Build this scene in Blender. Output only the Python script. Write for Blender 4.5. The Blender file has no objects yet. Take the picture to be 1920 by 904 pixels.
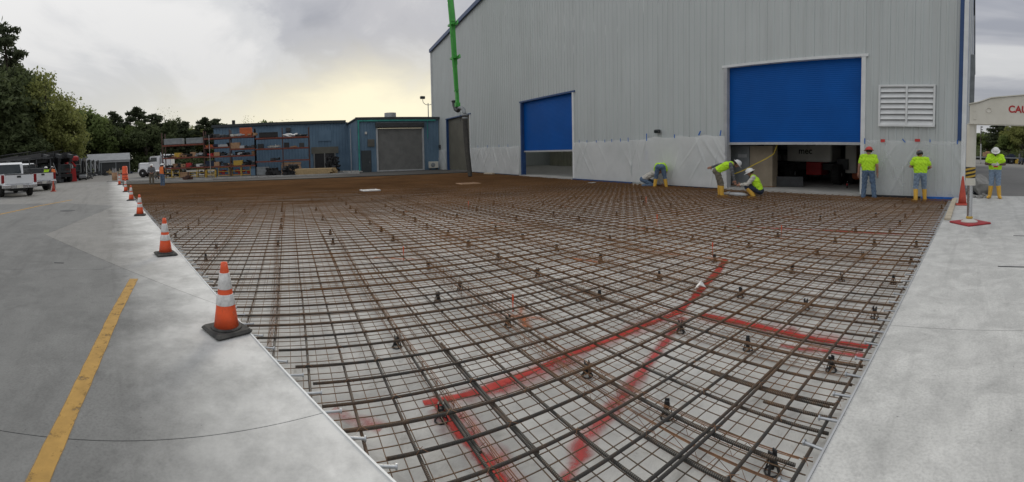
import bpy, bmesh, math, random
import numpy as np
from mathutils import Vector, Matrix
random.seed(7); RNG = np.random.default_rng(11)
S = bpy.context.scene
COL = S.collection
R = math.radians
# ------------------------------------------------------------------ camera (a stitched phone panorama: cylinder)
F, Y0, PITCH, ROLL, YAW, HCAM = 819.659, 320.096, -0.039291, 0.018658, -1.060253, 1.5
def rot_cam():
    c, s = math.cos(PITCH), math.sin(PITCH); rx = Matrix(((1,0,0),(0,c,-s),(0,s,c)))
    c, s = math.cos(ROLL), math.sin(ROLL); ry = Matrix(((c,0,s),(0,1,0),(-s,0,c)))
    c, s = math.cos(YAW), math.sin(YAW); rz = Matrix(((c,s,0),(-s,c,0),(0,0,1)))
    return rz @ rx @ ry
RC = rot_cam()
cam = bpy.data.cameras.new('camera'); cam_o = bpy.data.objects.new('camera', cam); COL.objects.link(cam_o)
right, fwd, up = RC @ Vector((1,0,0)), RC @ Vector((0,1,0)), RC @ Vector((0,0,1))
m3 = Matrix((right, up, -fwd)).transposed()
cam_o.matrix_world = Matrix.Translation((0,0,HCAM)) @ m3.to_4x4()
cam.type = 'PANO'; cam.panorama_type = 'CENTRAL_CYLINDRICAL'
cam.central_cylindrical_radius = 1.0
cam.central_cylindrical_range_u_min = -960/F; cam.central_cylindrical_range_u_max = 960/F
cam.central_cylindrical_range_v_min = -(904-Y0)/F; cam.central_cylindrical_range_v_max = Y0/F
cam.clip_start = 0.05; cam.clip_end = 3000
S.camera = cam_o
S.render.engine = 'CYCLES'
S.view_settings.view_transform = 'Standard'; S.view_settings.look = 'None'
S.view_settings.exposure = 0.0; S.view_settings.gamma = 1.0
# ------------------------------------------------------------------ world: thin overcast, sun low behind cloud
SUN_AZ, SUN_EL = -1.30, R(24)
SUN_DIR = Vector((math.sin(SUN_AZ)*math.cos(SUN_EL), math.cos(SUN_AZ)*math.cos(SUN_EL), math.sin(SUN_EL)))
W = bpy.data.worlds.new('World'); S.world = W; W.use_nodes = True
nt = W.node_tree; N = nt.nodes; L = nt.links; N.clear()
def wn(t, **k):
    n = N.new(t)
    for a, b in k.items(): setattr(n, a, b)
    return n
def wmath(op, a, b=None, clamp=False):
    n = wn('ShaderNodeMath', operation=op, use_clamp=clamp)
    for i, q in enumerate((a, b)):
        if q is None: continue
        if isinstance(q, (int, float)): n.inputs[i].default_value = q
        else: L.new(q, n.inputs[i])
    return n.outputs[0]
def wmix(f, a, b, bt='MIX'):
    n = wn('ShaderNodeMix', data_type='RGBA', blend_type=bt)
    if isinstance(f, (int, float)): n.inputs[0].default_value = f
    else: L.new(f, n.inputs[0])
    for i, q in ((6, a), (7, b)):
        if isinstance(q, tuple): n.inputs[i].default_value = (*q, 1)
        else: L.new(q, n.inputs[i])
    return n.outputs[2]
tc = wn('ShaderNodeTexCoord'); sep = wn('ShaderNodeSeparateXYZ'); L.new(tc.outputs['Generated'], sep.inputs[0])
zc = wmath('MAXIMUM', sep.outputs[2], 0.0)
den = wmath('ADD', zc, 0.16)
px = wmath('DIVIDE', sep.outputs[0], den); py = wmath('DIVIDE', sep.outputs[1], den)
cmb = wn('ShaderNodeCombineXYZ'); L.new(px, cmb.inputs[0]); L.new(py, cmb.inputs[1])
mp = wn('ShaderNodeMapping'); L.new(cmb.outputs[0], mp.inputs[0]); mp.inputs['Rotation'].default_value = (0,0,R(25)); mp.inputs['Scale'].default_value = (0.55,1.0,1); mp.inputs['Location'].default_value = (-6,-4,0)
def wnoise(scale, detail, dist=0.0, rough=.55):
    n = wn('ShaderNodeTexNoise'); n.inputs['Scale'].default_value = scale; n.inputs['Detail'].default_value = detail
    n.inputs['Roughness'].default_value = rough; n.inputs['Distortion'].default_value = dist; L.new(mp.outputs[0], n.inputs['Vector']); return n.outputs['Fac']
def wramp(f, stops):
    n = wn('ShaderNodeValToRGB'); e = n.color_ramp.elements
    while len(e) < len(stops): e.new(.5)
    for q, (p, c) in zip(e, stops): q.position = p; q.color = (*c, 1)
    n.color_ramp.interpolation = 'EASE'; L.new(f, n.inputs[0]); return n.outputs[0]
big = wnoise(0.42, 5, .4); fine = wnoise(1.7, 7, .6, .6)
cl = wmath('ADD', wmath('MULTIPLY', big, .74), wmath('MULTIPLY', fine, .26))
cloud = wramp(cl, [(.40,(.315,.33,.375)), (.47,(.43,.44,.475)), (.54,(.605,.61,.62)), (.62,(.74,.735,.73))])
cloud = wmix(1.0, cloud, (lambda g_: (lambda n: (L.new(g_, n.inputs[0]), L.new(g_, n.inputs[1]), L.new(g_, n.inputs[2]), n.outputs[0])[3])(wn('ShaderNodeCombineColor')))(wmath('ADD', wmath('MULTIPLY', zc, .80), .84)), 'MULTIPLY')     # overcast brightens evenly towards the zenith
hz = wmath('POWER', wmath('SUBTRACT', 1.0, zc, True), 13.0)
col = wmix(wmath('MULTIPLY', hz, .85), cloud, (.66,.66,.635))
dt = wn('ShaderNodeVectorMath', operation='DOT_PRODUCT'); L.new(tc.outputs['Generated'], dt.inputs[0])
dt.inputs[1].default_value = (math.sin(-1.36)*math.cos(R(9)), math.cos(-1.36)*math.cos(R(9)), math.sin(R(9)))
dd = wmath('MAXIMUM', dt.outputs['Value'], 0.0)
gm = wn('ShaderNodeMapRange', interpolation_type='SMOOTHSTEP'); L.new(wmath('ADD', zc, wmath('MULTIPLY', wmath('SUBTRACT', cl, .5), .5)), gm.inputs[0])
for i_, q_ in zip((1,2,3,4), (.07,.27,1.,0.)): gm.inputs[i_].default_value = q_
glow = wmath('MULTIPLY', wmath('POWER', dd, 7.0), gm.outputs[0])
col = wmix(wmath('MULTIPLY', glow, 1.05, True), col, (.97,.90,.67))
sky = wn('ShaderNodeTexSky', sky_type='NISHITA', sun_disc=False); sky.sun_elevation = SUN_EL; sky.sun_rotation = SUN_AZ; sky.dust_density = 1
skd = wmix(1.0, sky.outputs[0], (.003,.003,.003), 'MULTIPLY')
col = wmix(1.0, col, skd, 'ADD')
bg = wn('ShaderNodeBackground'); L.new(col, bg.inputs[0]); bg.inputs[1].default_value = 1.0
wo = wn('ShaderNodeOutputWorld'); L.new(bg.outputs[0], wo.inputs[0])
sl = bpy.data.lights.new('sun', 'SUN'); sl.energy = 1.3; sl.angle = R(16); sl.color = (1,.93,.80)
so = bpy.data.objects.new('sun', sl); COL.objects.link(so)
so.rotation_euler = (-SUN_DIR).to_track_quat('-Z', 'Y').to_euler()

# ------------------------------------------------------------------ materials
class NB:
    def __init__(s, name):
        s.m = bpy.data.materials.new(name); s.m.use_nodes = True; s.t = s.m.node_tree; s.t.nodes.clear()
        s.out = s.n('ShaderNodeOutputMaterial'); s.b = s.n('ShaderNodeBsdfPrincipled'); s.l(s.b.outputs[0], s.out.inputs[0])
        s.geo = s.n('ShaderNodeNewGeometry'); s.P = s.geo.outputs['Position']
    def n(s, t, **k):
        n = s.t.nodes.new(t)
        for a, b in k.items(): setattr(n, a, b)
        return n
    def l(s, a, b): s.t.links.new(a, b)
    def put(s, sock, v):
        if isinstance(v, tuple): sock.default_value = (*v, 1) if len(v) == 3 and sock.type == 'RGBA' else v
        elif isinstance(v, (int, float)): sock.default_value = v
        else: s.l(v, sock)
    def math(s, op, a, b=None, c=None, clamp=False):
        n = s.n('ShaderNodeMath', operation=op, use_clamp=clamp)
        for i, q in enumerate((a, b, c)):
            if q is not None: s.put(n.inputs[i], q)
        return n.outputs[0]
    def mix(s, f, a, b, bt='MIX'):
        n = s.n('ShaderNodeMix', data_type='RGBA', blend_type=bt)
        s.put(n.inputs[0], f); s.put(n.inputs[6], a); s.put(n.inputs[7], b); return n.outputs[2]
    def noise(s, scale, detail=4, rough=.55, dist=0, vec=None, sc3=None, rot=0):
        n = s.n('ShaderNodeTexNoise'); v = vec or s.P
        if sc3:
            if rot:
                m0 = s.n('ShaderNodeMapping'); s.l(v, m0.inputs[0]); m0.inputs['Rotation'].default_value = (0,0,rot); v = m0.outputs[0]
            mp = s.n('ShaderNodeMapping'); s.l(v, mp.inputs[0]); mp.inputs['Scale'].default_value = sc3; v = mp.outputs[0]
        s.l(v, n.inputs['Vector']); n.inputs['Scale'].default_value = scale; n.inputs['Detail'].default_value = detail
        n.inputs['Roughness'].default_value = rough; n.inputs['Distortion'].default_value = dist; return n.outputs['Fac']
    def mr(s, v, a, b, c=0., d=1.):
        n = s.n('ShaderNodeMapRange'); s.put(n.inputs[0], v)
        for i, q in zip((1,2,3,4), (a,b,c,d)): n.inputs[i].default_value = q
        return n.outputs[0]
    def dot(s, vec):
        n = s.n('ShaderNodeVectorMath', operation='DOT_PRODUCT'); s.l(s.P, n.inputs[0]); n.inputs[1].default_value = vec; return n.outputs['Value']
    def bump(s, h, strength=.3, dist=.01):
        n = s.n('ShaderNodeBump'); n.inputs['Strength'].default_value = strength; n.inputs['Distance'].default_value = dist
        s.l(h, n.inputs['Height']); s.l(n.outputs[0], s.b.inputs['Normal'])
    def fin(s, col, rough=.7, metal=0., spec=.4):
        s.put(s.b.inputs['Base Color'], col); s.put(s.b.inputs['Roughness'], rough); s.put(s.b.inputs['Metallic'], metal)
        s.b.inputs['Specular IOR Level'].default_value = spec; return s.m
def mat(name, c, c2=None, scale=3., rough=.6, metal=0., bump=0., bscale=40., spec=.4):
    b = NB(name)
    if c2 is None: c2 = tuple(q*.78 for q in c)
    f = b.mr(b.noise(scale, 5, .6), .35, .68)
    if bump: b.bump(b.noise(bscale, 3), bump, .01)
    return b.fin(b.mix(f, c, c2), rough, metal, spec)
TV = (.4046, -.9145, 0)      # across the slab edge on the left, away from the pit
T0 = -1.1708
def concrete(name, ca, cb, dust):
    b = NB(name)
    n1 = b.noise(.55, 6, .62, .3); n2 = b.noise(3.2, 7, .66, .5); n3 = b.noise(55, 3)
    c = b.mix(b.mr(n1, .36, .66), ca, cb)
    c = b.mix(b.mr(n2, .42, .66, 0, .75), c, tuple(q*1.32 for q in ca))
    c = b.mix(b.mr(b.noise(1.5, 8, .7, 1.2), .55, .70, 0, .42), c, tuple(q*.66 for q in cb))
    c = b.mix(b.mr(b.noise(16, 6, .75, .8), .46, .66, 0, .35), c, tuple(q*1.2 for q in ca))
    c = b.mix(b.mr(b.noise(7, 8, .8, .3), .56, .66, 0, .4), c, tuple(q*.7 for q in cb))
    c = b.mix(b.mr(n3, .42, .72, 0, .34), c, tuple(q*.55 for q in cb))
    c = b.mix(b.mr(b.noise(28, 3, .6), .70, .74, 0, .7), c, tuple(q*.35 for q in cb))
    stk = b.noise(1.0, 6, .65, .2, None, (.16,2.4,1), R(-24) if dust else R(-90)); c = b.mix(b.mr(stk, .53, .68, 0, .45), c, tuple(q*.68 for q in cb)); c = b.mix(b.mr(stk, .46, .34, 0, .3), c, tuple(q*1.2 for q in ca))
    if dust:
        t = b.math('ADD', b.dot(TV), T0*-1.0)           # metres from the pit edge
        wob = b.math('MULTIPLY', b.math('SUBTRACT', b.noise(.8, 5, .65), .5), 1.6)
        f = b.mr(b.math('ADD', t, wob), .15, 1.15, .95, 0.)
        f = b.math('MULTIPLY', f, b.mr(b.noise(2.6, 6, .7), .28, .6, .45, 1.))
        c = b.mix(f, c, (.66,.66,.64))
    b.bump(b.math('ADD', n3, b.math('MULTIPLY', n2, .8)), .25, .004)
    return b.fin(c, b.mr(n2, .3, .7, .62, .9), 0, .35)
M = {}
M['conc_new'] = concrete('pale_concrete', (.225,.222,.21), (.175,.172,.164), True)
M['conc_old'] = concrete('older_concrete', (.175,.177,.172), (.128,.13,.127), True)
M['conc_right'] = concrete('broom_concrete', (.50,.50,.48), (.42,.42,.405), False)
M['conc_plain'] = mat('plain_concrete', (.42,.41,.385), (.30,.295,.28), 1.5, .85, bump=.2)
b = NB('yard_asphalt'); n1 = b.noise(.12, 6, .6); n2 = b.noise(2.5, 6, .65); n3 = b.noise(80, 2)
c = b.mix(b.mr(n1, .35, .65), (.19,.185,.175), (.14,.137,.13)); c = b.mix(b.mr(n2, .45, .7, 0, .5), c, (.225,.22,.205)); b.bump(n3, .4, .006)
M['asphalt'] = b.fin(c, .9)
b = NB('compacted_base'); n1 = b.noise(.3, 6, .6); n2 = b.noise(5, 6, .65)
c = b.mix(b.mr(n1, .35, .65), (.085,.078,.068), (.058,.055,.05)); c = b.mix(b.mr(n2, .5, .75, 0, .4), c, (.13,.115,.095)); b.bump(b.noise(60, 2), .4, .008)
M['base'] = b.fin(c, .95)
# blinding layer under the steel
b = NB('blinding_concrete'); n1 = b.noise(.8, 6, .65, .6); n2 = b.noise(4.5, 7, .68, .8); n3 = b.noise(70, 2)
c = b.mix(b.mr(n1, .36, .66), (.64,.635,.605), (.46,.455,.43)); c = b.mix(b.mr(n2, .50, .74, 0, .65), c, (.30,.285,.26))
c = b.mix(b.mr(b.noise(2.2, 8, .75, 1.5), .60, .72, 0, .6), c, (.20,.17,.13))
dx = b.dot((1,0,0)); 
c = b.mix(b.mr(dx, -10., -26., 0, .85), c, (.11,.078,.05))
b.bump(b.math('ADD', n2, b.math('MULTIPLY', n3, .4)), .45, .012)
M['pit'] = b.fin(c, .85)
# steel bars: dark when fresh, rusty farther off
def rust_mat(name, dark, rust, bias, ribs):
    b = NB(name)
    n1 = b.noise(.9, 5, .65); n2 = b.noise(16, 5, .7)
    d = b.math('ADD', b.math('MULTIPLY', b.dot((-1,0,0)), .075), b.math('MULTIPLY', b.dot((0,1,0)), .075))
    f = b.math('ADD', b.math('ADD', d, bias), b.math('MULTIPLY', b.math('SUBTRACT', n1, .5), 1.3))
    f = b.math('ADD', f, b.math('MULTIPLY', b.math('SUBTRACT', n2, .5), .9))
    f = b.mr(f, .25, .85)
    r = b.mix(n2, rust, tuple(q*.5 for q in rust)); r = b.mix(b.mr(b.noise(.28, 5, .65), .38, .62), r, tuple(q*.5 for q in rust))
    if ribs:
        tcn = b.n('ShaderNodeTexCoord'); w = b.n('ShaderNodeTexWave', wave_type='BANDS', bands_direction='X'); b.l(tcn.outputs['Object'], w.inputs[0])
        w.inputs['Scale'].default_value = 26; w.inputs['Distortion'].default_value = 0
        b.bump(w.outputs['Fac'], .9, .006)
    return b.fin(b.mix(f, dark, r), b.mr(f, 0, 1, .5, .9), b.mr(f, 0, 1, .35, 0.), .5)
M['rebar'] = rust_mat('rebar_steel', (.058,.055,.050), (.32,.16,.060), .09, True)
M['wire'] = rust_mat('mesh_wire_steel', (.085,.07,.05), (.35,.18,.072), .26, False)
M['bolster'] = mat('rusty_bolster_wire', (.30,.15,.07), (.16,.085,.05), 9, .85)
M['galv'] = mat('galvanised_steel', (.50,.52,.54), (.36,.38,.40), 8, .42, .75)
M['blackplastic'] = mat('black_plastic', (.018,.018,.019), (.03,.03,.032), 8, .55)
def paint(name, c, worn, edge, lo, hi, nsc):
    b = NB(name); b.fin(b.mix(b.mr(b.noise(7, 5, .65), .35, .7), c, tuple(q*.72 for q in c)), .75)
    tr = b.n('ShaderNodeBsdfTransparent'); mx = b.n('ShaderNodeMixShader')
    uv = b.n('ShaderNodeUVMap'); sp = b.n('ShaderNodeSeparateXYZ'); b.l(uv.outputs[0], sp.inputs[0])
    ed = b.math('SUBTRACT', 1.0, b.math('ABSOLUTE', b.math('SUBTRACT', b.math('MULTIPLY', sp.outputs[1], 2.0), 1.0)))
    f = b.mr(ed, 0, edge)
    f = b.math('MULTIPLY', f, b.mr(b.noise(nsc, 7, .75), lo, hi))
    b.put(mx.inputs[0], b.math('MULTIPLY', f, 1.0-.25*worn)); b.l(tr.outputs[0], mx.inputs[1]); b.l(b.b.outputs[0], mx.inputs[2]); b.l(mx.outputs[0], b.out.inputs[0])
    return b.m
M['red_line'] = paint('red_marking_paint', (.58,.045,.035), .0, .6, .27, .45, 7)
M['red_faint'] = paint('faded_red_marking_paint', (.60,.075,.07), .3, .95, .30, .54, 5)
M['red_mist'] = paint('red_overspray', (.60,.09,.085), .72, 1.0, .34, .62, 6)
M['orange_line'] = paint('orange_marking_paint', (.80,.22,.06), .4, .95, .36, .60, 5)
M['yellow_line'] = paint('yellow_road_paint', (.45,.27,.07), .0, .14, .30, .47, 9)
# building
b = NB('pale_metal_cladding'); n1 = b.noise(.25, 4); n2 = b.noise(3, 5, .6, 0, None, (1,1,.06))
c = b.mix(b.mr(n1, .3, .7), (.515,.55,.545), (.47,.505,.50)); c = b.mix(b.mr(n2, .48, .75, 0, .45), c, (.38,.40,.39))
M['clad'] = b.fin(c, .42, 0, .45)
M['trimblue'] = mat('blue_trim_paint', (.03,.075,.20), (.022,.055,.15), 2, .4)
M['trimwhite'] = mat('white_trim_paint', (.72,.74,.74), (.62,.64,.64), 2, .45)
M['doorblue'] = mat('royal_blue_door_paint', (.002,.088,.37), (.002,.072,.30), .5, .45, spec=.15)
M['khaki'] = mat('khaki_door_paint', (.15,.145,.115), (.11,.105,.085), 1, .6)
M['bluewall'] = mat('weathered_blue_cladding', (.13,.21,.29), (.095,.16,.23), .6, .6)
M['greydoor'] = mat('dull_steel_shutter', (.20,.20,.19), (.15,.15,.145), 1.5, .5)
M['teal'] = mat('teal_gutter_paint', (.05,.32,.27), (.03,.22,.19), 2, .5)
M['roofdark'] = mat('dark_roof_edge', (.045,.055,.06), None, 2, .6)
M['inside'] = mat('interior_lining', (.42,.42,.33), (.34,.34,.27), 1, .8)
M['black'] = mat('black_paint', (.015,.015,.016), (.025,.025,.026), 4, .5)
M['darkgrey'] = mat('dark_grey_metal', (.055,.058,.06), (.035,.037,.04), 4, .55)
M['grey'] = mat('grey_metal', (.26,.28,.29), (.19,.205,.21), 3, .5)
M['lightgrey'] = mat('light_grey_metal', (.45,.46,.47), (.36,.37,.38), 3, .5)
M['white'] = mat('white_vehicle_paint', (.76,.77,.78), (.70,.71,.72), 2, .28, spec=.5)
M['offwhite'] = mat('off_white_paint', (.62,.61,.56), (.53,.52,.48), 2, .5)
M['cream'] = mat('cream_outrigger_paint', (.62,.60,.53), (.55,.53,.46), 3, .45)
M['chrome'] = mat('bright_steel', (.62,.63,.65), (.5,.51,.53), 6, .22, .9)
M['rubber'] = mat('tyre_rubber', (.018,.018,.018), (.032,.031,.03), 9, .85)
M['glass'] = mat('dark_vehicle_glass', (.02,.028,.03), (.03,.038,.04), 2, .06, spec=.7)
M['red'] = mat('red_machine_paint', (.42,.025,.025), (.30,.02,.02), 3, .45)
M['tail'] = mat('red_tail_lens', (.25,.015,.018), None, 6, .25)
M['redpad'] = mat('red_pad_plastic', (.42,.04,.045), (.30,.03,.035), 5, .6)
M['orange'] = mat('orange_machine_paint', (.55,.13,.035), (.40,.09,.03), 3, .5)
M['coneorange'] = mat('orange_cone_plastic', (.80,.10,.025), (.64,.085,.03), 9, .5)
b = NB('scuffed_orange_cone'); n1 = b.noise(6, 6, .7); n2 = b.noise(22, 5, .7, 1.5)
c = b.mix(b.mr(n1, .35, .7), (.86,.115,.03), (.60,.085,.035)); c = b.mix(b.mr(n2, .62, .72, 0, .7), c, (.62,.40,.34)); c = b.mix(b.mr(b.noise(11, 6, .7), .58, .72, 0, .6), c, (.20,.06,.04)); M['coneorange'] = b.fin(c, .5)
M['conered'] = mat('faded_red_cone_plastic', (.52,.085,.05), (.42,.07,.05), 7, .6)
M['collar'] = mat('reflective_collar', (.78,.78,.76), (.52,.52,.51), 26, .45)
M['conebase'] = mat('dusty_rubber_base', (.035,.035,.034), (.09,.088,.08), 10, .9)
M['rackorange'] = mat('rack_beam_paint', (.22,.06,.035), (.13,.04,.028), 4, .65)
M['rackpost'] = mat('rack_post_paint', (.10,.045,.032), (.06,.035,.03), 4, .65)
M['yellow'] = mat('yellow_frame_paint', (.55,.36,.05), (.38,.25,.045), 5, .6)
M['wood'] = mat('sawn_pine', (.50,.37,.20), (.38,.27,.14), 6, .8)
M['plywood'] = mat('weathered_plywood', (.42,.26,.15), (.28,.17,.10), 4, .85)
M['formwood'] = mat('form_board', (.55,.48,.36), (.42,.36,.27), 5, .85)
M['green'] = mat('green_boom_paint', (.07,.40,.06), (.05,.31,.05), 3, .4)
M['hose'] = mat('worn_rubber_hose', (.035,.035,.032), (.07,.065,.055), 6, .75)
M['lime'] = mat('lime_safety_fabric', (.52,.86,.03), (.42,.72,.03), 12, .85)
M['vestorange'] = mat('orange_safety_fabric', (.85,.22,.06), None, 12, .85)
M['reflect'] = mat('silver_reflective_tape', (.55,.57,.52), None, 12, .5)
M['denim'] = mat('blue_denim', (.115,.175,.265), (.075,.115,.18), 14, .9)
M['paledenim'] = mat('pale_denim', (.24,.32,.42), (.16,.22,.31), 14, .9)
M['navy'] = mat('navy_cloth', (.018,.026,.05), (.03,.038,.06), 12, .9)
M['greycloth'] = mat('grey_cloth', (.14,.145,.15), (.10,.10,.105), 14, .9)
M['khakicloth'] = mat('khaki_work_cloth', (.17,.15,.115), (.12,.105,.08), 14, .9)
M['whitecloth'] = mat('off_white_cloth', (.55,.53,.48), (.42,.40,.36), 12, .9)
M['skin'] = mat('tanned_skin', (.40,.215,.15), (.33,.17,.115), 9, .6)
M['darkskin'] = mat('brown_skin', (.10,.055,.038), (.075,.04,.03), 9, .6)
M['hair'] = mat('dark_hair', (.02,.015,.012), None, 20, .8)
M['bootyellow'] = mat('yellow_rubber_boot', (.72,.42,.05), (.58,.34,.06), 10, .45)
M['bootbrown'] = mat('brown_leather', (.12,.085,.055), (.20,.15,.10), 12, .8)
M['hatwhite'] = mat('white_helmet_plastic', (.78,.78,.76), None, 8, .3)
M['hatred'] = mat('red_helmet_plastic', (.62,.07,.055), None, 8, .3)
M['bluetape'] = mat('blue_masking_tape', (.015,.13,.50), None, 8, .7)
M['redtape'] = mat('red_tape', (.60,.05,.045), None, 8, .6)
M['yellowtape'] = mat('yellow_caution_tape', (.75,.55,.03), None, 8, .5)
M['cola'] = mat('dark_cola', (.02,.008,.005), None, 8, .1)
M['rubble'] = mat('broken_concrete', (.30,.295,.28), (.20,.195,.185), 4, .95, bump=.6, bscale=18)
M['shedroof'] = mat('weathered_shed_roof', (.30,.31,.32), (.22,.23,.24), 1, .45)
M['bark'] = mat('bark', (.075,.058,.045), (.045,.036,.03), 6, .95)
b = NB('plastic_film'); n1 = b.noise(.7, 3, .5)
b.fin((.94,.94,.93), .16, 0, .8)
tl = b.n('ShaderNodeBsdfTranslucent'); tl.inputs[0].default_value = (.8,.82,.82,1); mx = b.n('ShaderNodeMixShader'); mx.inputs[0].default_value = .25
b.l(b.b.outputs[0], mx.inputs[1]); b.l(tl.outputs[0], mx.inputs[2]); tr = b.n('ShaderNodeBsdfTransparent'); m2 = b.n('ShaderNodeMixShader')
b.put(m2.inputs[0], b.mr(n1, .3, .7, .34, .52)); b.l(tr.outputs[0], m2.inputs[2]); b.l(mx.outputs[0], m2.inputs[1]); b.l(m2.outputs[0], b.out.inputs[0])
M['film'] = b.m
b = NB('clear_taut_film'); b.fin((.80,.82,.82), .25, 0, .5); tr = b.n('ShaderNodeBsdfTransparent'); m2 = b.n('ShaderNodeMixShader'); b.put(m2.inputs[0], b.mr(b.noise(.8, 3), .3, .7, .62, .78)); b.l(b.b.outputs[0], m2.inputs[1]); b.l(tr.outputs[0], m2.inputs[2]); b.l(m2.outputs[0], b.out.inputs[0]); M['film_clear'] = b.m
b = NB('added_translucent_panel'); tr = b.n('ShaderNodeBsdfTranslucent'); tr.inputs[0].default_value = (.85,.87,.85,1); b.l(tr.outputs[0], b.out.inputs[0]); M['added_skylight'] = b.m  # for the unseen roof panels added to light the interior
M['tanpaint'] = mat('tan_cabinet_paint', (.36,.30,.22), (.28,.235,.17), 2, .5)
def leafmat(name, c, c2, tr=.25):
    b = NB(name); oi = b.n('ShaderNodeObjectInfo')
    f = b.mr(b.noise(.35, 4, .6), .35, .66); col = b.mix(f, c, c2); col = b.mix(b.mr(b.noise(4, 2), .3, .7, 0, .5), col, tuple(q*.6 for q in c2))
    b.fin(col, .7, 0, .2); t = b.n('ShaderNodeBsdfTranslucent'); b.put(t.inputs[0], col); mx = b.n('ShaderNodeMixShader'); mx.inputs[0].default_value = tr
    b.l(b.b.outputs[0], mx.inputs[1]); b.l(t.outputs[0], mx.inputs[2]); b.l(mx.outputs[0], b.out.inputs[0]); return b.m
M['leaf_pine'] = leafmat('pine_needles', (.105,.125,.070), (.075,.095,.052), .35)
M['leaf_dark'] = leafmat('dark_foliage', (.135,.165,.075), (.095,.122,.052), .4)
M['leaf_mid'] = leafmat('green_foliage', (.22,.28,.10), (.16,.21,.07), .5)
M['leaf_light'] = leafmat('spring_foliage', (.30,.32,.11), (.21,.235,.075), .45)

# ------------------------------------------------------------------ mesh helpers
class B:
    def __init__(s): s.v = []; s.f = []; s.mi = []; s.sm = []; s.uv = None
    def add(s, vs, fs, m=0, smooth=False):
        o = len(s.v); s.v += [tuple(q) for q in vs]
        for f in fs: s.f.append(tuple(i+o for i in f)); s.mi.append(m); s.sm.append(smooth)
        return s
    def box(s, c, d, m=0, rz=0., rot=None, bev=0.):
        hx, hy, hz = d[0]/2, d[1]/2, d[2]/2
        Rm = rot if rot is not None else Matrix.Rotation(rz, 3, 'Z')
        if bev <= 0:
            vs = [Rm @ Vector((x,y,z)) + Vector(c) for z in (-hz,hz) for y in (-hy,hy) for x in (-hx,hx)]
            return s.add(vs, [(0,2,3,1),(4,5,7,6),(0,1,5,4),(2,6,7,3),(0,4,6,2),(1,3,7,5)], m)
        k = min(bev, hx*.9, hy*.9, hz*.9); vs = []; 
        ring = lambda x, y, z: [(-x+k,-y,z),(x-k,-y,z),(x,-y+k,z),(x,y-k,z),(x-k,y,z),(-x+k,y,z),(-x,y-k,z),(-x,-y+k,z)]
        for (x, y, z) in ((hx-k,hy-k,-hz),(hx,hy,-hz+k),(hx,hy,hz-k),(hx-k,hy-k,hz)): vs += ring(x, y, z)
        fs = [tuple(range(7,-1,-1)), tuple(range(24,32))]
        for q in range(3): fs += [(q*8+i, q*8+(i+1)%8, q*8+8+(i+1)%8, q*8+8+i) for i in range(8)]
        return s.add([Rm @ Vector(p) + Vector(c) for p in vs], fs, m)
    def cyl(s, p0, p1, r0, r1=None, n=10, m=0, caps=True, smooth=True):
        p0, p1 = Vector(p0), Vector(p1); r1 = r0 if r1 is None else r1
        d = (p1-p0).normalized(); a = d.orthogonal().normalized(); b2 = d.cross(a)
        vs = []
        for p, r in ((p0,r0),(p1,r1)):
            vs += [p + (a*math.cos(2*math.pi*i/n) + b2*math.sin(2*math.pi*i/n))*r for i in range(n)]
        s.add(vs, [(i,(i+1)%n,n+(i+1)%n,n+i) for i in range(n)], m, smooth)
        if caps: s.add(vs, [tuple(range(n-1,-1,-1)), tuple(range(n,2*n))], m)
        return s
    def bar(s, p0, p1, w, h, m=0, upv=(0,0,1)):
        p0, p1 = Vector(p0), Vector(p1); d = (p1-p0); ln = d.length; d.normalize(); u = Vector(upv)
        x = d.cross(u)
        if x.length < 1e-4: x = d.orthogonal()
        x.normalize(); u = x.cross(d)
        return s.box((p0+p1)/2, (w, ln, h), m, rot=Matrix((x, d, u)).transposed())
    def tube(s, pts, r, n=8, m=0, closed=False):
        pts = [Vector(p) for p in pts]; vs = []; k = len(pts); prev = None
        for i, p in enumerate(pts):
            d = (pts[min(i+1,k-1)] - pts[max(i-1,0)]).normalized()
            a = d.orthogonal().normalized() if prev is None else (prev - d*prev.dot(d)).normalized()
            prev = a; b2 = d.cross(a); rr = r[i] if isinstance(r, (list,tuple)) else r
            vs += [p + (a*math.cos(2*math.pi*j/n) + b2*math.sin(2*math.pi*j/n))*rr for j in range(n)]
        fs = [(i*n+j, i*n+(j+1)%n, (i+1)*n+(j+1)%n, (i+1)*n+j) for i in range(k-1) for j in range(n)]
        s.add(vs, fs, m, True); s.add(vs, [tuple(range(n-1,-1,-1)), tuple(range((k-1)*n, k*n))], m); return s
    def lathe(s, prof, c=(0,0,0), n=16, m=0, axis='Z', smooth=True, mats=None):
        c = Vector(c); vs = []
        for r, z in prof:
            for i in range(n):
                a = 2*math.pi*i/n; x, y = r*math.cos(a), r*math.sin(a)
                vs.append(c + Vector((x,y,z) if axis == 'Z' else ((z,x,y) if axis == 'X' else (x,z,y))))
        for k in range(len(prof)-1):
            s.add(vs, [], m); 
        o = len(s.v); s.v += [tuple(q) for q in vs]
        for k in range(len(prof)-1):
            for i in range(n):
                s.f.append((o+k*n+i, o+k*n+(i+1)%n, o+(k+1)*n+(i+1)%n, o+(k+1)*n+i)); s.mi.append(mats[k] if mats else m); s.sm.append(smooth)
        for k, rev in ((0,True),(len(prof)-1,False)):
            if prof[k][0] > 1e-4:
                q = [o+k*n+i for i in range(n)]; s.f.append(tuple(q[::-1] if rev else q)); s.mi.append(m); s.sm.append(False)
        return s
    def prism(s, poly, z0, z1, m=0, T=None):
        n = len(poly); f = (lambda p: T @ Vector(p)) if T is not None else Vector
        vs = [f((x,y,z0)) for x, y in poly] + [f((x,y,z1)) for x, y in poly]
        return s.add(vs, [tuple(range(n-1,-1,-1)), tuple(range(n,2*n))] + [(i,(i+1)%n,n+(i+1)%n,n+i) for i in range(n)], m)
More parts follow.
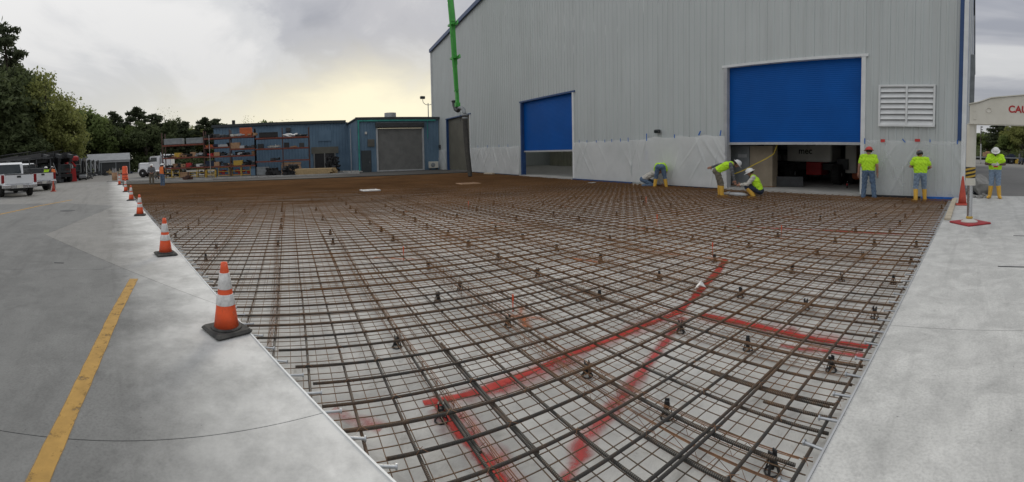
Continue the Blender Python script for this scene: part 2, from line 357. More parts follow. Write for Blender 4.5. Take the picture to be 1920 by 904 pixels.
    def mesh(s, name, mats):
        me = bpy.data.meshes.new(name); me.from_pydata(s.v, [], s.f)
        for q in mats: me.materials.append(q)
        me.polygons.foreach_set('material_index', s.mi); me.polygons.foreach_set('use_smooth', s.sm)
        me.update(); return me
    def obj(s, name, mats, parent=None, loc=(0,0,0), rz=0.):
        if not isinstance(mats, (list,tuple)): mats = [mats]
        mats = [M[q] if isinstance(q, str) else q for q in mats]
        me = s.mesh(name, mats)
        bm = bmesh.new(); bm.from_mesh(me); bmesh.ops.recalc_face_normals(bm, faces=bm.faces); bm.to_mesh(me); bm.free()
        return put(name, me, parent, loc, rz)
def put(name, me, parent=None, loc=(0,0,0), rz=0.):
    o = bpy.data.objects.new(name, me); COL.objects.link(o); o.parent = parent; o.location = loc; o.rotation_euler = (0,0,rz); return o
def tag(o, label, cat, group=None):
    o['label'] = label; o['category'] = cat
    if group: o['group'] = group
    return o
def thing(name, label, cat, loc=(0,0,0), rz=0., group=None):
    o = bpy.data.objects.new(name, None); COL.objects.link(o); o.location = loc; o.rotation_euler = (0,0,rz); o.empty_display_size = .2
    return tag(o, label, cat, group)
def struct(o): o['kind'] = 'structure'; return o
def dup(root, loc=None, rz=None, label=None, group=None, sc=None):
    r = root.copy(); COL.objects.link(r)
    if loc is not None: r.location = loc
    if rz is not None: r.rotation_euler = (0,0,rz)
    if sc is not None: r.scale = sc
    if label: r['label'] = label
    if group: r['group'] = group
    def rec(a, p):
        for ch in list(a.children):
            c = ch.copy(); COL.objects.link(c); c.parent = p; rec(ch, c)
    rec(root, r); return r
def text(body, size, matname, parent, loc, rot, name='lettering', extrude=.002, bold=0.):
    cu = bpy.data.curves.new('t', 'FONT'); cu.body = body; cu.size = size; cu.extrude = extrude; cu.offset = bold; cu.align_x = 'CENTER'; cu.align_y = 'CENTER'
    o = bpy.data.objects.new('t', cu); COL.objects.link(o); dg = bpy.context.evaluated_depsgraph_get()
    me = bpy.data.meshes.new_from_object(o.evaluated_get(dg)); bpy.data.objects.remove(o); me.materials.clear(); me.materials.append(M[matname])
    q = put(name, me, parent, loc); q.rotation_euler = rot; return q
def pol(px, r):                                   # bearing read off the panorama's width, distance in metres
    a = (px-960)/F; c_ = Vector((math.sin(a),math.cos(a),0)); v = -(RC[2][0]*c_.x+RC[2][1]*c_.y)/RC[2][2]; d = RC @ Vector((c_.x,c_.y,v)); d.z = 0; return d.normalized()*r
# ------------------------------------------------------------------ ground, pavements, pit
C0 = Vector((-.708,.967)); EV = Vector((-.9145,-.4046)); TT = Vector((.4046,-.9145))
def st(s, t): p = C0 + EV*s + TT*t; return (p.x, p.y)
PIT_Z = -.18; XF = -34.0; YW = 15.55
yl = C0.y + (XF-C0.x)*EV.y/EV.x
g = B()
BIG = 700
e1, e2 = st(BIG,0), st(-BIG,0)
g.add([(*e1,-.02),(*e2,-.02),(*st(-BIG,BIG),-.02),(*st(BIG,BIG),-.02)], [(0,1,2,3)])
g.add([(C0.x,C0.y,-.02),(*e2,-.02),(C0.x,BIG,-.02)], [(0,1,2)])
g.add([(XF,yl,-.02),(XF,BIG,-.02),(e1[0],BIG,-.02),(*e1,-.02)], [(0,1,2,3)])
g.add([(XF,YW,-.02),(C0.x,YW,-.02),(C0.x,BIG,-.02),(XF,BIG,-.02)], [(0,1,2,3)])
struct(g.obj('ground', 'asphalt'))
# base course strip beyond the steel, up to the blue building
q = B(); q.prism([(XF-.0,yl+.3),(XF,YW),(-43,YW),(-43,7),(-39.2,2.5),(-39.2,-16.0),(-36,-14.4)], -.016, .004); struct(q.obj('yard_base', 'base'))
p = B(); ch = [(C0.x,C0.y),(C0.x,YW),(XF,YW),(XF,yl)]
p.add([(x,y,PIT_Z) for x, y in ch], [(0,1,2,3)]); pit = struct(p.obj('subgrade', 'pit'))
w = B(); w.add([(XF,yl,PIT_Z),(XF,YW,PIT_Z),(XF,YW,0),(XF,yl,0)], [(0,1,2,3)]); w.obj('pit_edge', 'base', pit)
def panels(root_name, rows, gap=.007):
    root = struct(thing(root_name, 'x', 'x')); del root['label']; del root['category']
    for poly, mname in rows:
        cx = sum(p[0] for p in poly)/len(poly); cy = sum(p[1] for p in poly)/len(poly)
        pts = []
        n = len(poly); area = sum(poly[i][0]*poly[(i+1)%n][1]-poly[(i+1)%n][0]*poly[i][1] for i in range(n)); sg = 1 if area > 0 else -1
        for i in range(n):
            a, b_, c = Vector(poly[i-1]), Vector(poly[i]), Vector(poly[(i+1)%n])
            d1, d2 = (b_-a).normalized(), (c-b_).normalized(); n1 = Vector((-d1.y,d1.x))*sg; n2 = Vector((-d2.y,d2.x))*sg
            k = (n1+n2); k = k/max(.35, k.length_squared)*2; pts.append(b_ + k*gap*.5)
        bb = B(); bb.prism([(v.x,v.y) for v in pts], -.17, 0.0); o = bb.obj('slab_panel', mname, root); 
    return root
panels('driveway', [
    ([st(0,0),st(2.0,0),st(2.19,1.85),st(2.9,9),st(0,9)], 'conc_old'),
    ([st(2.0,0),st(4.05,0),st(6.12,.97),st(6.7,9),st(2.9,9),st(2.19,1.85)], 'conc_old'),
    ([st(6.12,.97),st(9.71,2.65),st(16.44,.93),st(18.7,3.09),st(19.6,9),st(6.7,9)], 'conc_old'),
    ([st(4.05,0),st(16.44,0),st(16.44,.93),st(9.71,2.65),st(6.12,.97)], 'conc_new'),
    ([st(16.44,0),st(30,0),st(30,9),st(19.6,9),st(18.7,3.09),st(16.44,.93)], 'conc_new'),
    ([st(30,0),st(44.2,0),st(44.2,9),st(30,9)], 'conc_new')])
panels('apron', [
    ([tuple(C0),st(0,9),(8,-8),(8,3.7),(C0.x,3.7)], 'conc_right'),
    ([(C0.x,3.7),(8,3.7),(8,8.3),(C0.x,8.3)], 'conc_right'),
    ([(C0.x,8.3),(8,8.3),(8,16.3),(C0.x+.25,16.3),(C0.x+.25,15.3),(C0.x,15.3)], 'conc_right')])
# pale isolation strip on the slab edges
q = B(); e = B()
a0, a1 = Vector(st(.02,.004)), Vector(st(44,.004))
q.bar((*a0,-.03), (*a1,-.03), .012, .075); tag(q.obj('edge_strip', 'trimwhite'), 'thin white strip along the cone side edge of the pit', 'edge strip')
e.bar((C0.x-.004,C0.y+.02,-.035), (C0.x-.004,15.2,-.035), .012, .08); tag(e.obj('edge_strip', 'lightgrey'), 'thin grey metal strip along the edge of the right hand slab', 'edge strip')
# painted lines on the driveway
def strip(name, pts, w, mname, z, label, cat, jag=.0, parent=None):
    pts = [Vector(p) for p in pts]; fine = []
    for a, b_ in zip(pts[:-1], pts[1:]):
        n = max(1, int((b_-a).length/.12)); fine += [a.lerp(b_, i/n) for i in range(n)]
    fine.append(pts[-1]); me = bpy.data.meshes.new(name); vs = []; uvs = []
    for i, p_ in enumerate(fine):
        d = (fine[min(i+1,len(fine)-1)] - fine[max(i-1,0)]).normalized(); nn = Vector((-d.y,d.x)); ww = w*(1+random.uniform(-jag,jag))*.5
        for s_, v_ in ((1,1.),(-1,0.)): vs.append((p_.x+nn.x*ww*s_, p_.y+nn.y*ww*s_, z)); uvs.append((i*.12, v_))
    fs = [(2*i,2*i+1,2*i+3,2*i+2) for i in range(len(fine)-1)]; me.from_pydata(vs, [], fs); ul = me.uv_layers.new(name='UVMap')
    for lp in me.loops: ul.data[lp.index].uv = uvs[lp.vertex_index]
    me.materials.append(M[mname]); o = put(name, me, parent); return tag(o, label, cat) if label else o
strip('painted_line', [(-5.4,-2.06),(-4.05,-1.77),(-2.67,-1.43),(-1.98,-1.26),(-1.2,-1.06),(.6,-.6)], .125, 'yellow_line', .004, 'worn yellow painted line on the driveway nearest the camera', 'painted line', .05)
strip('painted_line', [(-9,-9.1),(-12.06,-9.45),(-15.3,-9.86),(-18.25,-9.95)], .16, 'yellow_line', .004, 'far yellow line along the driveway towards the parked pickups', 'painted line', .06)
cv = B(); cv.lathe([(.0,.004),(.27,.004),(.28,.0)], (-13.6,-7.6,0), 20); tag(cv.obj('manhole_cover', 'darkgrey'), 'dark round cover set in the driveway before the pickup', 'manhole cover')
for k, (x, y, l) in enumerate(((.55,5.85,.42),(.9,8.15,.3))):
    q = B(); q.box((x,y,.003),(l,.03,.006), rz=-.08); tag(q.obj('metal_strip', 'darkgrey'), ('dark strip lying on the right slab, the nearer of two', 'dark strip lying on the right slab near the red pad')[k], 'metal strip')
q = B(); q.box((-6.0,-3.55,.003),(.03,.16,.006), rz=.2); tag(q.obj('metal_strip', 'darkgrey'), 'small dark mark plate set in the grey driveway slab', 'metal strip')
# spray paint on the subgrade
ZP = PIT_Z+.004; ORD9 = 'first second third fourth fifth sixth seventh eighth ninth tenth'.split()
def spray(pts, w, mname, label, dz=0): strip('spray_line', pts, w, mname, ZP+dz, label, 'spray line', .32)
spray([(-1.2,.99),(-1.94,.99),(-2.35,.96),(-2.8,.92)], .10, 'red_line', 'bold red sprayed line along the pit towards the bottom of the picture')
spray([(-2.78,.84),(-2.76,1.25),(-2.86,2.07),(-2.86,2.95),(-2.83,3.5)], .10, 'red_line', 'long bold red sprayed line running from the corner towards the wall', .002)
spray([(-2.83,3.46),(-2.97,3.94),(-3.36,5.02),(-3.64,5.67)], .12, 'red_line', 'red sprayed line beyond the junction, slanting to the far corner')
spray([(-2.76,.9),(-2.74,1.5),(-2.86,2.2),(-2.86,3.0),(-2.82,3.6)], .30, 'red_mist', 'faint red overspray beside the long bold line', -.0012)
spray([(-1.3,.97),(-2.0,1.02),(-2.7,.95)], .26, 'red_mist', 'faint red overspray beside the bold line near the picture bottom', -.0012)
spray([(-2.6,3.58),(-1.7,3.66),(-.9,3.6)], .3, 'red_mist', 'faint red overspray by the line at the right slab', -.0012)
spray([(-1.76,1.26),(-1.96,1.57),(-2.16,2.12),(-2.44,2.78),(-2.71,3.42)], .15, 'red_faint', 'wide faded red diagonal line under the steel')
spray([(-2.6,3.6),(-1.97,3.64),(-1.51,3.61),(-.85,3.62)], .11, 'red_line', 'bold red sprayed line reaching the right hand slab', .002)
spray([(-1.6,3.37),(-.88,3.45)], .13, 'red_faint', 'short faded red line beside the bold one at the right slab')
spray([(-5.5,5.26),(-3.64,5.66)], .11, 'orange_line', 'orange red line in the middle of the pit ending at the corner')
spray([(-2.85,.22),(-2.6,.52)], .14, 'red_mist', 'faint pink patch close to the left slab edge')
spray([(-5.07,8.35),(-3.2,8.8),(-1.1,8.95)], .13, 'red_line', 'distant red line crossing near the right slab edge')
spray([(-4.1,1.96),(-3.62,2.42)], .13, 'orange_line', 'orange cross stroke running along by the orange stake', 0)
spray([(-4.08,2.36),(-3.56,2.12)], .13, 'orange_line', 'orange cross stroke running across by the orange stake', .002)
for k, (x, y, a) in enumerate(sorted(((-5.3,4.2,.3),(-3.9,7.6,.1),(-6.9,1.7,1.),(-9,5,.5),(-6.4,6.9,.2),(-11,8,.2),(-8.2,3.4,.9),(-7.6,9.4,.1),(-12.5,3.6,.7),(-4.9,10.2,.2)), key=lambda p: p[0]**2+p[1]**2)):
    d = Vector((math.cos(a),math.sin(a)))*(.35+.05*k); spray([(x-d.x,y-d.y),(x+d.x,y+d.y)], .18, 'orange_line', 'loose patch of orange spray under the steel, %s nearest to the camera' % ORD9[k])

# ------------------------------------------------------------------ the big pale warehouse
XL, XR, DEP = -45.0, -.45, 46.0
OPS = [(-40.9,-35.0),(-26.35,-20.25),(-10.05,-4.03)]; ZO = 5.02
ORD = 'first second third fourth fifth sixth seventh eighth ninth tenth eleventh twelfth thirteenth fourteenth fifteenth sixteenth seventeenth eighteenth nineteenth twentieth twenty-first twenty-second twenty-third twenty-fourth twenty-fifth'.split()
def rake(x): return 12.75 + (22.3-abs(x+22.72))*.098
wh = thing('warehouse', 'tall pale corrugated warehouse with blue roll up doors', 'building', (0,0,0))
def clad_panel(x0, x1, z0, zt):
    bb = B(); n = 3; prof = []
    for k in range(n):
        a = x0 + (x1-x0)*k/n; w_ = (x1-x0)/n
        prof += [(a,0),(a+w_*.62,0),(a+w_*.70,-.024),(a+w_*.90,-.024),(a+w_*.985,0)]
    prof.append((x1-.004,0)); vs = []
    for (x, y) in prof: vs += [(x,YW+y,z0),(x,YW+y,zt(x))]
    bb.add(vs, [(2*i,2*i+2,2*i+3,2*i+1) for i in range(len(prof)-1)])
    return bb.obj('wall_panel', 'clad', wh)
segs = [(XL,OPS[0][0],0),(*OPS[0],1),(OPS[0][1],OPS[1][0],0),(*OPS[1],1),(OPS[1][1],OPS[2][0],0),(*OPS[2],1),(OPS[2][1],XR,0)]
for a, b_, op in segs:
    n = max(1, round((b_-a)/.93))
    for k in range(n):
        clad_panel(a+(b_-a)*k/n, a+(b_-a)*(k+1)/n, ZO if op else -.06, rake)
# side walls, roof, back, floor, lining
q = B(); ys = np.arange(YW, YW+DEP, .31)
vs = []
for i, y in enumerate(ys): vs += [(XR+(.035 if i % 3 == 0 else 0),y,-.06),(XR+(.035 if i % 3 == 0 else 0),y,12.7)]
q.add(vs, [(2*i,2*i+2,2*i+3,2*i+1) for i in range(len(ys)-1)]); q.obj('side_wall', 'clad', wh)
q = B(); q.add([(XL,YW,-.06),(XL,YW+DEP,-.06),(XL,YW+DEP,12.7),(XL,YW,12.7)], [(0,1,2,3)]); q.obj('side_wall', 'clad', wh)
q = B(); q.add([(XL,YW+DEP,-.06),(XR,YW+DEP,-.06),(XR,YW+DEP,12.7),(-22.7,YW+DEP,14.9),(XL,YW+DEP,12.7)], [(0,1,2,3,4)]); q.obj('back_wall', 'clad', wh)
q = B()
def roof_slab(x0, x1, y0, y1):
    za, zb = rake(x0)-.02, rake(x1)-.02
    q.add([(x0,y0,za),(x1,y0,zb),(x1,y1,zb),(x0,y1,za),(x0,y0,za+.2),(x1,y0,zb+.2),(x1,y1,zb+.2),(x0,y1,za+.2)], [(0,1,2,3),(7,6,5,4),(0,4,5,1),(1,5,6,2),(2,6,7,3),(3,7,4,0)])
for x0, x1 in ((XL-.15,-22.72),(-22.72,XR+.15)): roof_slab(x0, x1, YW-.1, YW+1.0); roof_slab(x0, x1, YW+16, YW+DEP)
for k in range(7): a = XL-.15+k*6.386; roof_slab(a, a+4.0, YW+1.0, YW+16)
q.obj('roof', 'roofdark', wh)
for k in range(7):
    a = XL-.15+k*6.386; s_ = B(); za, zb = rake(a+4)+.05, rake(min(XR,a+6.386))+.05
    s_.add([(a+4,YW+1,za),(a+6.386,YW+1,zb),(a+6.386,YW+16,zb),(a+4,YW+16,za)], [(0,1,2,3)]); s_.obj('added_skylight', 'added_skylight', wh)  # unseen translucent roof panels, added to let daylight into the rooms
q = B()
for x0, x1 in ():
    za, zb = (rake(XL)-.02, rake(-22.72)) if x0 < -30 else (rake(-22.72), rake(XR)-.02)
    q.add([(x0,YW-.1,za),(x1,YW-.1,zb),(x1,YW+DEP,zb),(x0,YW+DEP,za),(x0,YW-.1,za+.2),(x1,YW-.1,zb+.2),(x1,YW+DEP,zb+.2),(x0,YW+DEP,za+.2)], [(0,1,2,3),(7,6,5,4),(0,4,5,1),(1,5,6,2),(2,6,7,3),(3,7,4,0)])
for x0, x1 in ((XL-.15,-22.72),(-22.72,XR+.15)):
    q = B(); za, zb = rake(max(x0,XL)), rake(min(x1,XR)); q.bar((x0,YW-.16,za), (x1,YW-.16,zb), .12, .34); q.obj('rake_trim', 'trimblue', wh)
q = B(); q.box((XL-.02,YW-.05,6.3),(.14,.14,12.7)); q.obj('corner_trim', 'trimwhite', wh)
q = B(); q.box((XR+.02,YW-.03,6.3),(.16,.12,12.7)); q.obj('corner_trim', 'trimwhite', wh)
q = B(); q.box((XR-.13,YW-.05,7.35),(.15,.05,10.7)); q.obj('corner_stripe', 'trimblue', wh)
for y0_, y1_ in ((17.0,18.4),(20.6,23.2),(27.0,31.0),(37,44),(52,61.3)):
    q = B(); q.box((XR+.05,(y0_+y1_)/2,6.3),(.03,y1_-y0_,12.6)); q.obj('blue_band', 'trimblue', wh)
for y in (19.6,25.2,34): q = B(); q.box((XR+.07,y,6.1),(.07,.12,12.2)); q.obj('downspout', 'trimwhite', wh)
q = B(); q.box(((XL+XR)/2,YW+DEP/2+.2,-.075),(XR-XL-.1,DEP-.3,.15)); q.obj('floor', 'conc_plain', wh)
for k, (a, b_) in enumerate(OPS): q = B(); q.box(((a+b_)/2,YW-.02,-.085),(b_-a-.02,.42,.17)); q.obj('threshold', 'conc_plain', wh)
# interior lining partitions so the doors open on rooms
q = B(); 
for i in range(70): 
    x = -60+i*.9
q.box((-28,YW+13.8,3.6),(30,.1,7.2)); q.obj('inner_wall', 'inside', wh)
q = B(); [q.box((-42.6+.6*i,YW+13.72,3.6),(.05,.06,7.2)) for i in range(49)]; o = q.obj('wall_rib', 'inside', wh); o['kind'] = 'stuff'
q = B(); q.box((-12.8,YW+7,3.6),(.1,13.8,7.2)); q.obj('inner_wall', 'inside', wh)
q = B(); q.box((-6.4,YW+9.5,3.6),(12.5,.1,7.2)); q.obj('inner_wall', 'grey', wh)
q = B(); q.box((-6.6,YW+5,7.25),(12.3,9.3,.1)); q.obj('ceiling', 'darkgrey', wh)
# jambs and doors
for k, (a, b_) in enumerate(OPS):
    for x, s in ((a,1),(b_,-1)):
        q = B(); q.box((x+.07*s,YW+.10,ZO/2),(.16,.32,ZO)); q.obj('door_jamb', 'trimblue' if k < 2 and s == 1 else ('trimwhite' if s == -1 else 'lightgrey'), wh)
    q = B(); q.box(((a+b_)/2,YW+.08,ZO+.03),(b_-a+.2,.30,.10)); q.obj('door_head', 'trimblue' if k < 2 else 'trimwhite', wh)
    zb = (0.02,1.60,1.82)[k]; q = B(); y = YW+.16; hs = .076; n = int((ZO-zb)/hs); vs = []
    for i in range(n):
        z = ZO-i*hs
        vs += [(a+.1,y,z),(b_-.1,y,z),(a+.1,y-.004,z-hs*.3),(b_-.1,y-.004,z-hs*.3),(a+.1,y-.004,z-hs*.72),(b_-.1,y-.004,z-hs*.72),(a+.1,y,z-hs*.98),(b_-.1,y,z-hs*.98)]
    fs = []
    for i in range(4*n-1): fs.append((2*i,2*i+1,2*i+3,2*i+2))
    q.add(vs, fs); dr = q.obj('roll_up_door', 'khaki' if k == 0 else 'doorblue', wh)
    if k: q = B(); q.box(((a+b_)/2,y-.02,zb+.02),(b_-a-.18,.07,.10)); q.obj('bottom_bar', 'lightgrey', dr)
# louvre vent
q = B(); lx0, lx1, lz0, lz1 = -3.48, -1.50, 2.50, 3.92; cx = (lx0+lx1)/2
for x in (lx0,lx1,cx): q.box((x,YW-.075,(lz0+lz1)/2),(.07,.11,lz1-lz0))
for z in (lz0,lz1): q.box((cx,YW-.077,z),(lx1-lx0+.07,.115,.07))
lv = q.obj('louvre_vent', 'trimwhite', wh)
for half in (0,1):
    for i in range(7):
        q = B(); zz = lz0+.13+i*.194; x0 = lx0+.04 if half == 0 else cx+.04; x1 = cx-.04 if half == 0 else lx1-.04
        q.box(((x0+x1)/2,YW-.07,zz),(x1-x0,.012,.232), rot=Matrix.Rotation(R(-28),3,'X')); q.obj('slat', 'trimwhite', lv)
q = B(); q.box((cx,YW-.045,(lz0+lz1)/2),(lx1-lx0-.06,.012,lz1-lz0-.06)); q.obj('backing', 'lightgrey', lv)
# wall light and boxes
t = thing('wall_light', 'small dark floodlight on the warehouse wall above the plastic sheeting', 'light', (-13.7,YW-.04,2.37))
q = B(); q.box((0,-.12,.09),(.32,.16,.17),bev=.03); q.obj('housing', 'darkgrey', t); q = B(); q.box((0,-.202,.07),(.24,.012,.10)); q.obj('lens', 'glass', t); q = B(); q.box((0,-.02,.09),(.12,.10,.12)); q.obj('bracket', 'grey', t)
t = thing('wall_box', 'small dark electrical box left of the khaki door', 'electrical box', (-42.8,YW-.04,2.2)); q = B(); q.box((0,-.06,.18),(.35,.14,.36),bev=.02); q.obj('housing', 'darkgrey', t); q = B(); q.box((0,-.03,-.3),(.06,.06,.6)); q.obj('conduit', 'grey', t)
for a, b_, mname in ((OPS[0][1],OPS[1][0],'navy'),(OPS[1][1],-15.42,'trimblue'),(OPS[2][1],-1.9,'black'),(-14.44,-10.1,'navy'),(-1.9,XR-.05,'bluetape'),(XL,OPS[0][0],'navy')):
    q = B(); q.box(((a+b_)/2,YW-.15,-.085),(b_-a-.03,.12,.15)); q.obj('base_trim', mname, wh)

# plastic sheeting
def sheet(x0, x1, z0, z1, label, seed, sag=.06, y=YW-.09, flare=.05, right_flap=0):
    rg = random.Random(seed); nx, nz = max(12,int((x1-x0)/.032)), 44; ph = [rg.uniform(0,6.28) for _ in range(12)]
    folds = [(rg.uniform(x0,x1), rg.choice((-1,1))*rg.uniform(.35,1.5), rg.uniform(.022,.06), rg.uniform(.022,.055), rg.uniform(0,1), rg.uniform(.25,.7)) for _ in range(int((x1-x0)*2.2)+3)]
    vs = []
    for j in range(nz+1):
        v = j/nz
        for i in range(nx+1):
            u = i/nx; x = x0+(x1-x0)*u; z = z0+(z1-z0)*v
            zz = z - (sag*abs(math.sin((x-x0)*2.2+ph[0])) if v > .5 else 0)*(v-.5)*2
            d = .018*math.sin(1.7*x+ph[1]+.8*z)+.006*math.sin(6*x+ph[2]-2*z)+.002*math.sin(21*x+ph[3]+5*z)
            for fx, sl_, w_, h_, vc, vw in folds:
                t_ = (x-fx-sl_*(z1-z)*.6)/w_
                if abs(t_) < 3: d += h_*math.exp(-t_*t_)*math.exp(-((v-vc)/vw)**2)
            vs.append((x+right_flap*max(0,u-.9)*10*(1-v)*.2, y-.03-flare*(1-v)-d*(.4+.6*(1-abs(2*v-1)**3)), zz))
    fs = [(j*(nx+1)+i, j*(nx+1)+i+1, (j+1)*(nx+1)+i+1, (j+1)*(nx+1)+i) for j in range(nz) for i in range(nx)]
    bb = B(); bb.add(vs, fs, 0, True); return tag(bb.obj('plastic_sheet', 'film_clear' if seed == 7 else 'film'), label, 'plastic sheet', 'clear sheeting taped to the warehouse')
sheet(XL+.3,OPS[0][0]-.1,.0,2.05,'plastic sheet at the far left corner of the warehouse',1)
sheet(OPS[0][1]+.1,-30.6,.0,2.08,'plastic sheet just right of the green pump hose',2)
sheet(-30.7,OPS[1][0]-.05,.0,2.04,'plastic sheet between the hose and the smaller blue door',3)
sheet(OPS[1][1]+.02,-15.40,.0,2.12,'wide creased plastic sheet right of the smaller blue door',4)
sheet(-15.42,-14.42,.02,2.13,'narrow plastic sheet beside the vertical blue tape',5)
sheet(-14.40,-9.95,-.03,2.24,'tall loose plastic sheet left of the large blue door',6,.10,YW-.13,.10,1)
sheet(OPS[2][1]+.04,XR+.02,-.02,1.97,'taut plastic sheet behind the two standing workers',7,.01,YW-.07,.02)
q = B(); 
for k, (x, z, rz_, w_, h_, mn) in enumerate(sorted([(-19.6,2.13,0,.05,.2,0),(-18.9,2.11,0,.05,.16,0),(-18.1,2.09,0,.05,.16,0),(-17.4,2.09,0,.05,.18,0),(-16.85,2.1,0,.05,.2,0),(-16.2,2.11,0,.05,.2,0),(-15.64,2.12,0,.05,.24,0),(-14.37,2.2,0,.07,.42,0),(-14.37,1.45,0,.07,.22,0),(-14.37,1.15,0,.07,.3,0),(-14.37,.7,0,.05,.12,0),(-14.37,.2,0,.05,.65,0),(-12.64,2.2,0,.06,.2,0),(-11.23,2.3,.5,.09,.25,0),(-10.14,2.28,.2,.07,.28,0),
    (-3.33,1.95,1.57,.14,.19,1),(-2.56,1.96,-.75,.045,.2,0),(-2.07,1.98,1.57,.13,.22,1),(-1.62,1.97,0,.045,.12,0),(-.65,1.95,0,.05,.18,0),(-4.0,1.93,0,.05,.24,0),(-33.2,2.12,0,.06,.25,0),(-31.4,2.1,0,.06,.25,0),(-29.4,2.1,0,.06,.22,0),(-28.0,2.08,0,.06,.22,0)])):
    w_ *= .75; h_ *= .85; q = B(); q.box((0,0,0),(w_,.008,h_), rot=Matrix.Rotation(rz_,3,'Y')); o = q.obj('tape_strip', 'redtape' if mn else 'bluetape', None, (x,YW-.175 if x < -9 else YW-.125,z))
    side = 'left of the small blue door' if x < -26 else ('between the two blue doors' if x < -9 else 'right of the large blue door')
    tag(o, '%s tape strip %s, %s strip from the left' % ('red' if mn else 'blue', side, ORD[k]), 'tape', 'tape strips holding the sheeting')
# ------------------------------------------------------------------ steel in the pit
def edge_y(x): return C0.y + (x-C0.x)*EV.y/EV.x      # left slab edge
def edge_x(y): return C0.x + (y-C0.y)*EV.x/EV.y if y < C0.y else C0.x
rm = thing('rebar_mat', 'tied mat of dark steel bars filling the excavated slab bay', 'rebar mat', (-10,5,PIT_Z))
RO = Vector((-10,5,PIT_Z))
UNIT = {}
def unit_bar(r, n, mname):
    k = (r,n,mname)
    if k not in UNIT:
        bb = B(); bb.cyl((-.5,0,0),(.5,0,0), r, None, n, 0); me = bb.mesh('bar', [M[mname]]); UNIT[k] = me
    return UNIT[k]
def seg_mesh(name, pts, r, n, mname):
    bb = B(); bb.tube(pts, r, n); me = bb.mesh(name, [M[mname]]); return me
def wob_line(axis, fixed, a, b_, z, amp, rg):
    L_ = b_-a; k = max(2, int(L_/1.1)); ph = rg.uniform(0,6.28); out = []
    for i in range(k+1):
        t = a+L_*i/k; d = amp*math.sin(t*.7+ph)+amp*.6*math.sin(t*1.9+ph*2)+rg.uniform(-amp,amp)*.4; dz = abs(rg.gauss(0,1))*-.0025
        out.append((t, fixed+d, z+dz) if axis == 'x' else (fixed+d, t, z+dz))
    return out
rg = random.Random(3)
ZA, ZB, ZM = -.074, -.052, -.091
nb = 0
def bar_obj(pts, r, n, name, mname, parent, origin):
    p0 = Vector(pts[0]); bb = B(); d = Vector(pts[-1])-p0; ax = 'x' if abs(d.x) > abs(d.y) else 'y'
    # keep the bar's own X axis along its length so that the ribs follow it
    loc = [(Vector(p)-p0) for p in pts]
    if ax == 'y': loc = [Vector((v.y,-v.x,v.z)) for v in loc]
    bb.tube(loc, r, n); me = bb.mesh(name, [M[mname]]); o = put(name, me, parent, p0-origin, R(90) if ax == 'y' else 0.); return o
y = 2.25-.27*62
while y < 15.35:
    xa, xb = XF+.15+rg.uniform(0,.25), min(edge_x(y), C0.x)-rg.uniform(.05,.16)
    if xb-xa > 1:
        bar_obj(wob_line('x', y+rg.uniform(-.012,.012), xa, xb, ZA, .007, rg), .0102, 7 if y < 6 else 5, 'rebar', 'rebar', rm, RO); nb += 1
    y += .27
x = C0.x-.09
while x > XF+.2:
    ya, yb = max(edge_y(x), -99)+rg.uniform(.05,.16), 15.25+rg.uniform(-.1,.1)
    bar_obj(wob_line('y', x+rg.uniform(-.012,.012), ya, yb, ZB, .007, rg), .0102, 7 if x > -8 else 5, 'rebar', 'rebar', rm, RO); nb += 1
    x -= .272
# lapped second bars near the camera
for (xa, xb, y0) in ((-3.4,-1.9,1.19),(-2.3,-.95,1.96),(-4.4,-2.2,2.27),(-1.75,-.82,2.54),(-6.4,-3.9,3.08),(-3.2,-1.1,4.16),(-9,-5.6,.65),(-2.6,-2.05,.92),(-1.25,-.80,2.40)):
    bar_obj(wob_line('x', y0, xa, xb, ZA+.001, .004, rg), .0102, 7, 'rebar', 'rebar', rm, RO)
for (ya, yb, x0) in ((1.2,2.9,-1.36),(3.6,6.4,-1.633),(.2,3.0,-5.17)):
    bar_obj(wob_line('y', x0, ya, yb, ZB, .004, rg), .0102, 7, 'rebar', 'rebar', rm, RO)
tb = B()
for i in range(40):
    for j in range(34):
        if (i+j) % 2: continue
        xx, yy = C0.x-.09-.272*i, 2.25+.27*(j-9)
        if xx < -7.5 or yy < edge_y(xx)+.15 or yy > 7: continue
        for s_ in (-1,1): tb.tube([(xx-.016-RO.x, yy-.016*s_-RO.y, ZB+.010-RO.z), (xx-RO.x, yy-RO.y, ZB+.013-RO.z), (xx+.016-RO.x, yy+.016*s_-RO.y, ZB+.010-RO.z), (xx+.030-RO.x, yy+.034*s_-RO.y, ZB+.004-RO.z)], .0016, 3)
o = tb.obj('tie_wire', 'bolster', rm); o['kind'] = 'stuff'
# welded mesh below the bars
wm = thing('wire_mesh', 'rusty welded wire mesh lying under the rebar mat', 'wire mesh', (-10,5,PIT_Z))
near, far = [], []
y = -13.9
while y < 15.3:
    xb = min(edge_x(y), C0.x)-.07
    if xb-XF > 1: (near if -4 < y < 8.5 else far).append(wob_line('x', y+rg.uniform(-.006,.006), XF+.3, xb, ZM, .005, rg))
    y += .099
x = C0.x-.2
while x > XF+.3:
    (near if x > -14 else far).append(wob_line('y', x+rg.uniform(-.006,.006), edge_y(x)+.08, 15.2, ZM-.005, .005, rg)); x -= .1
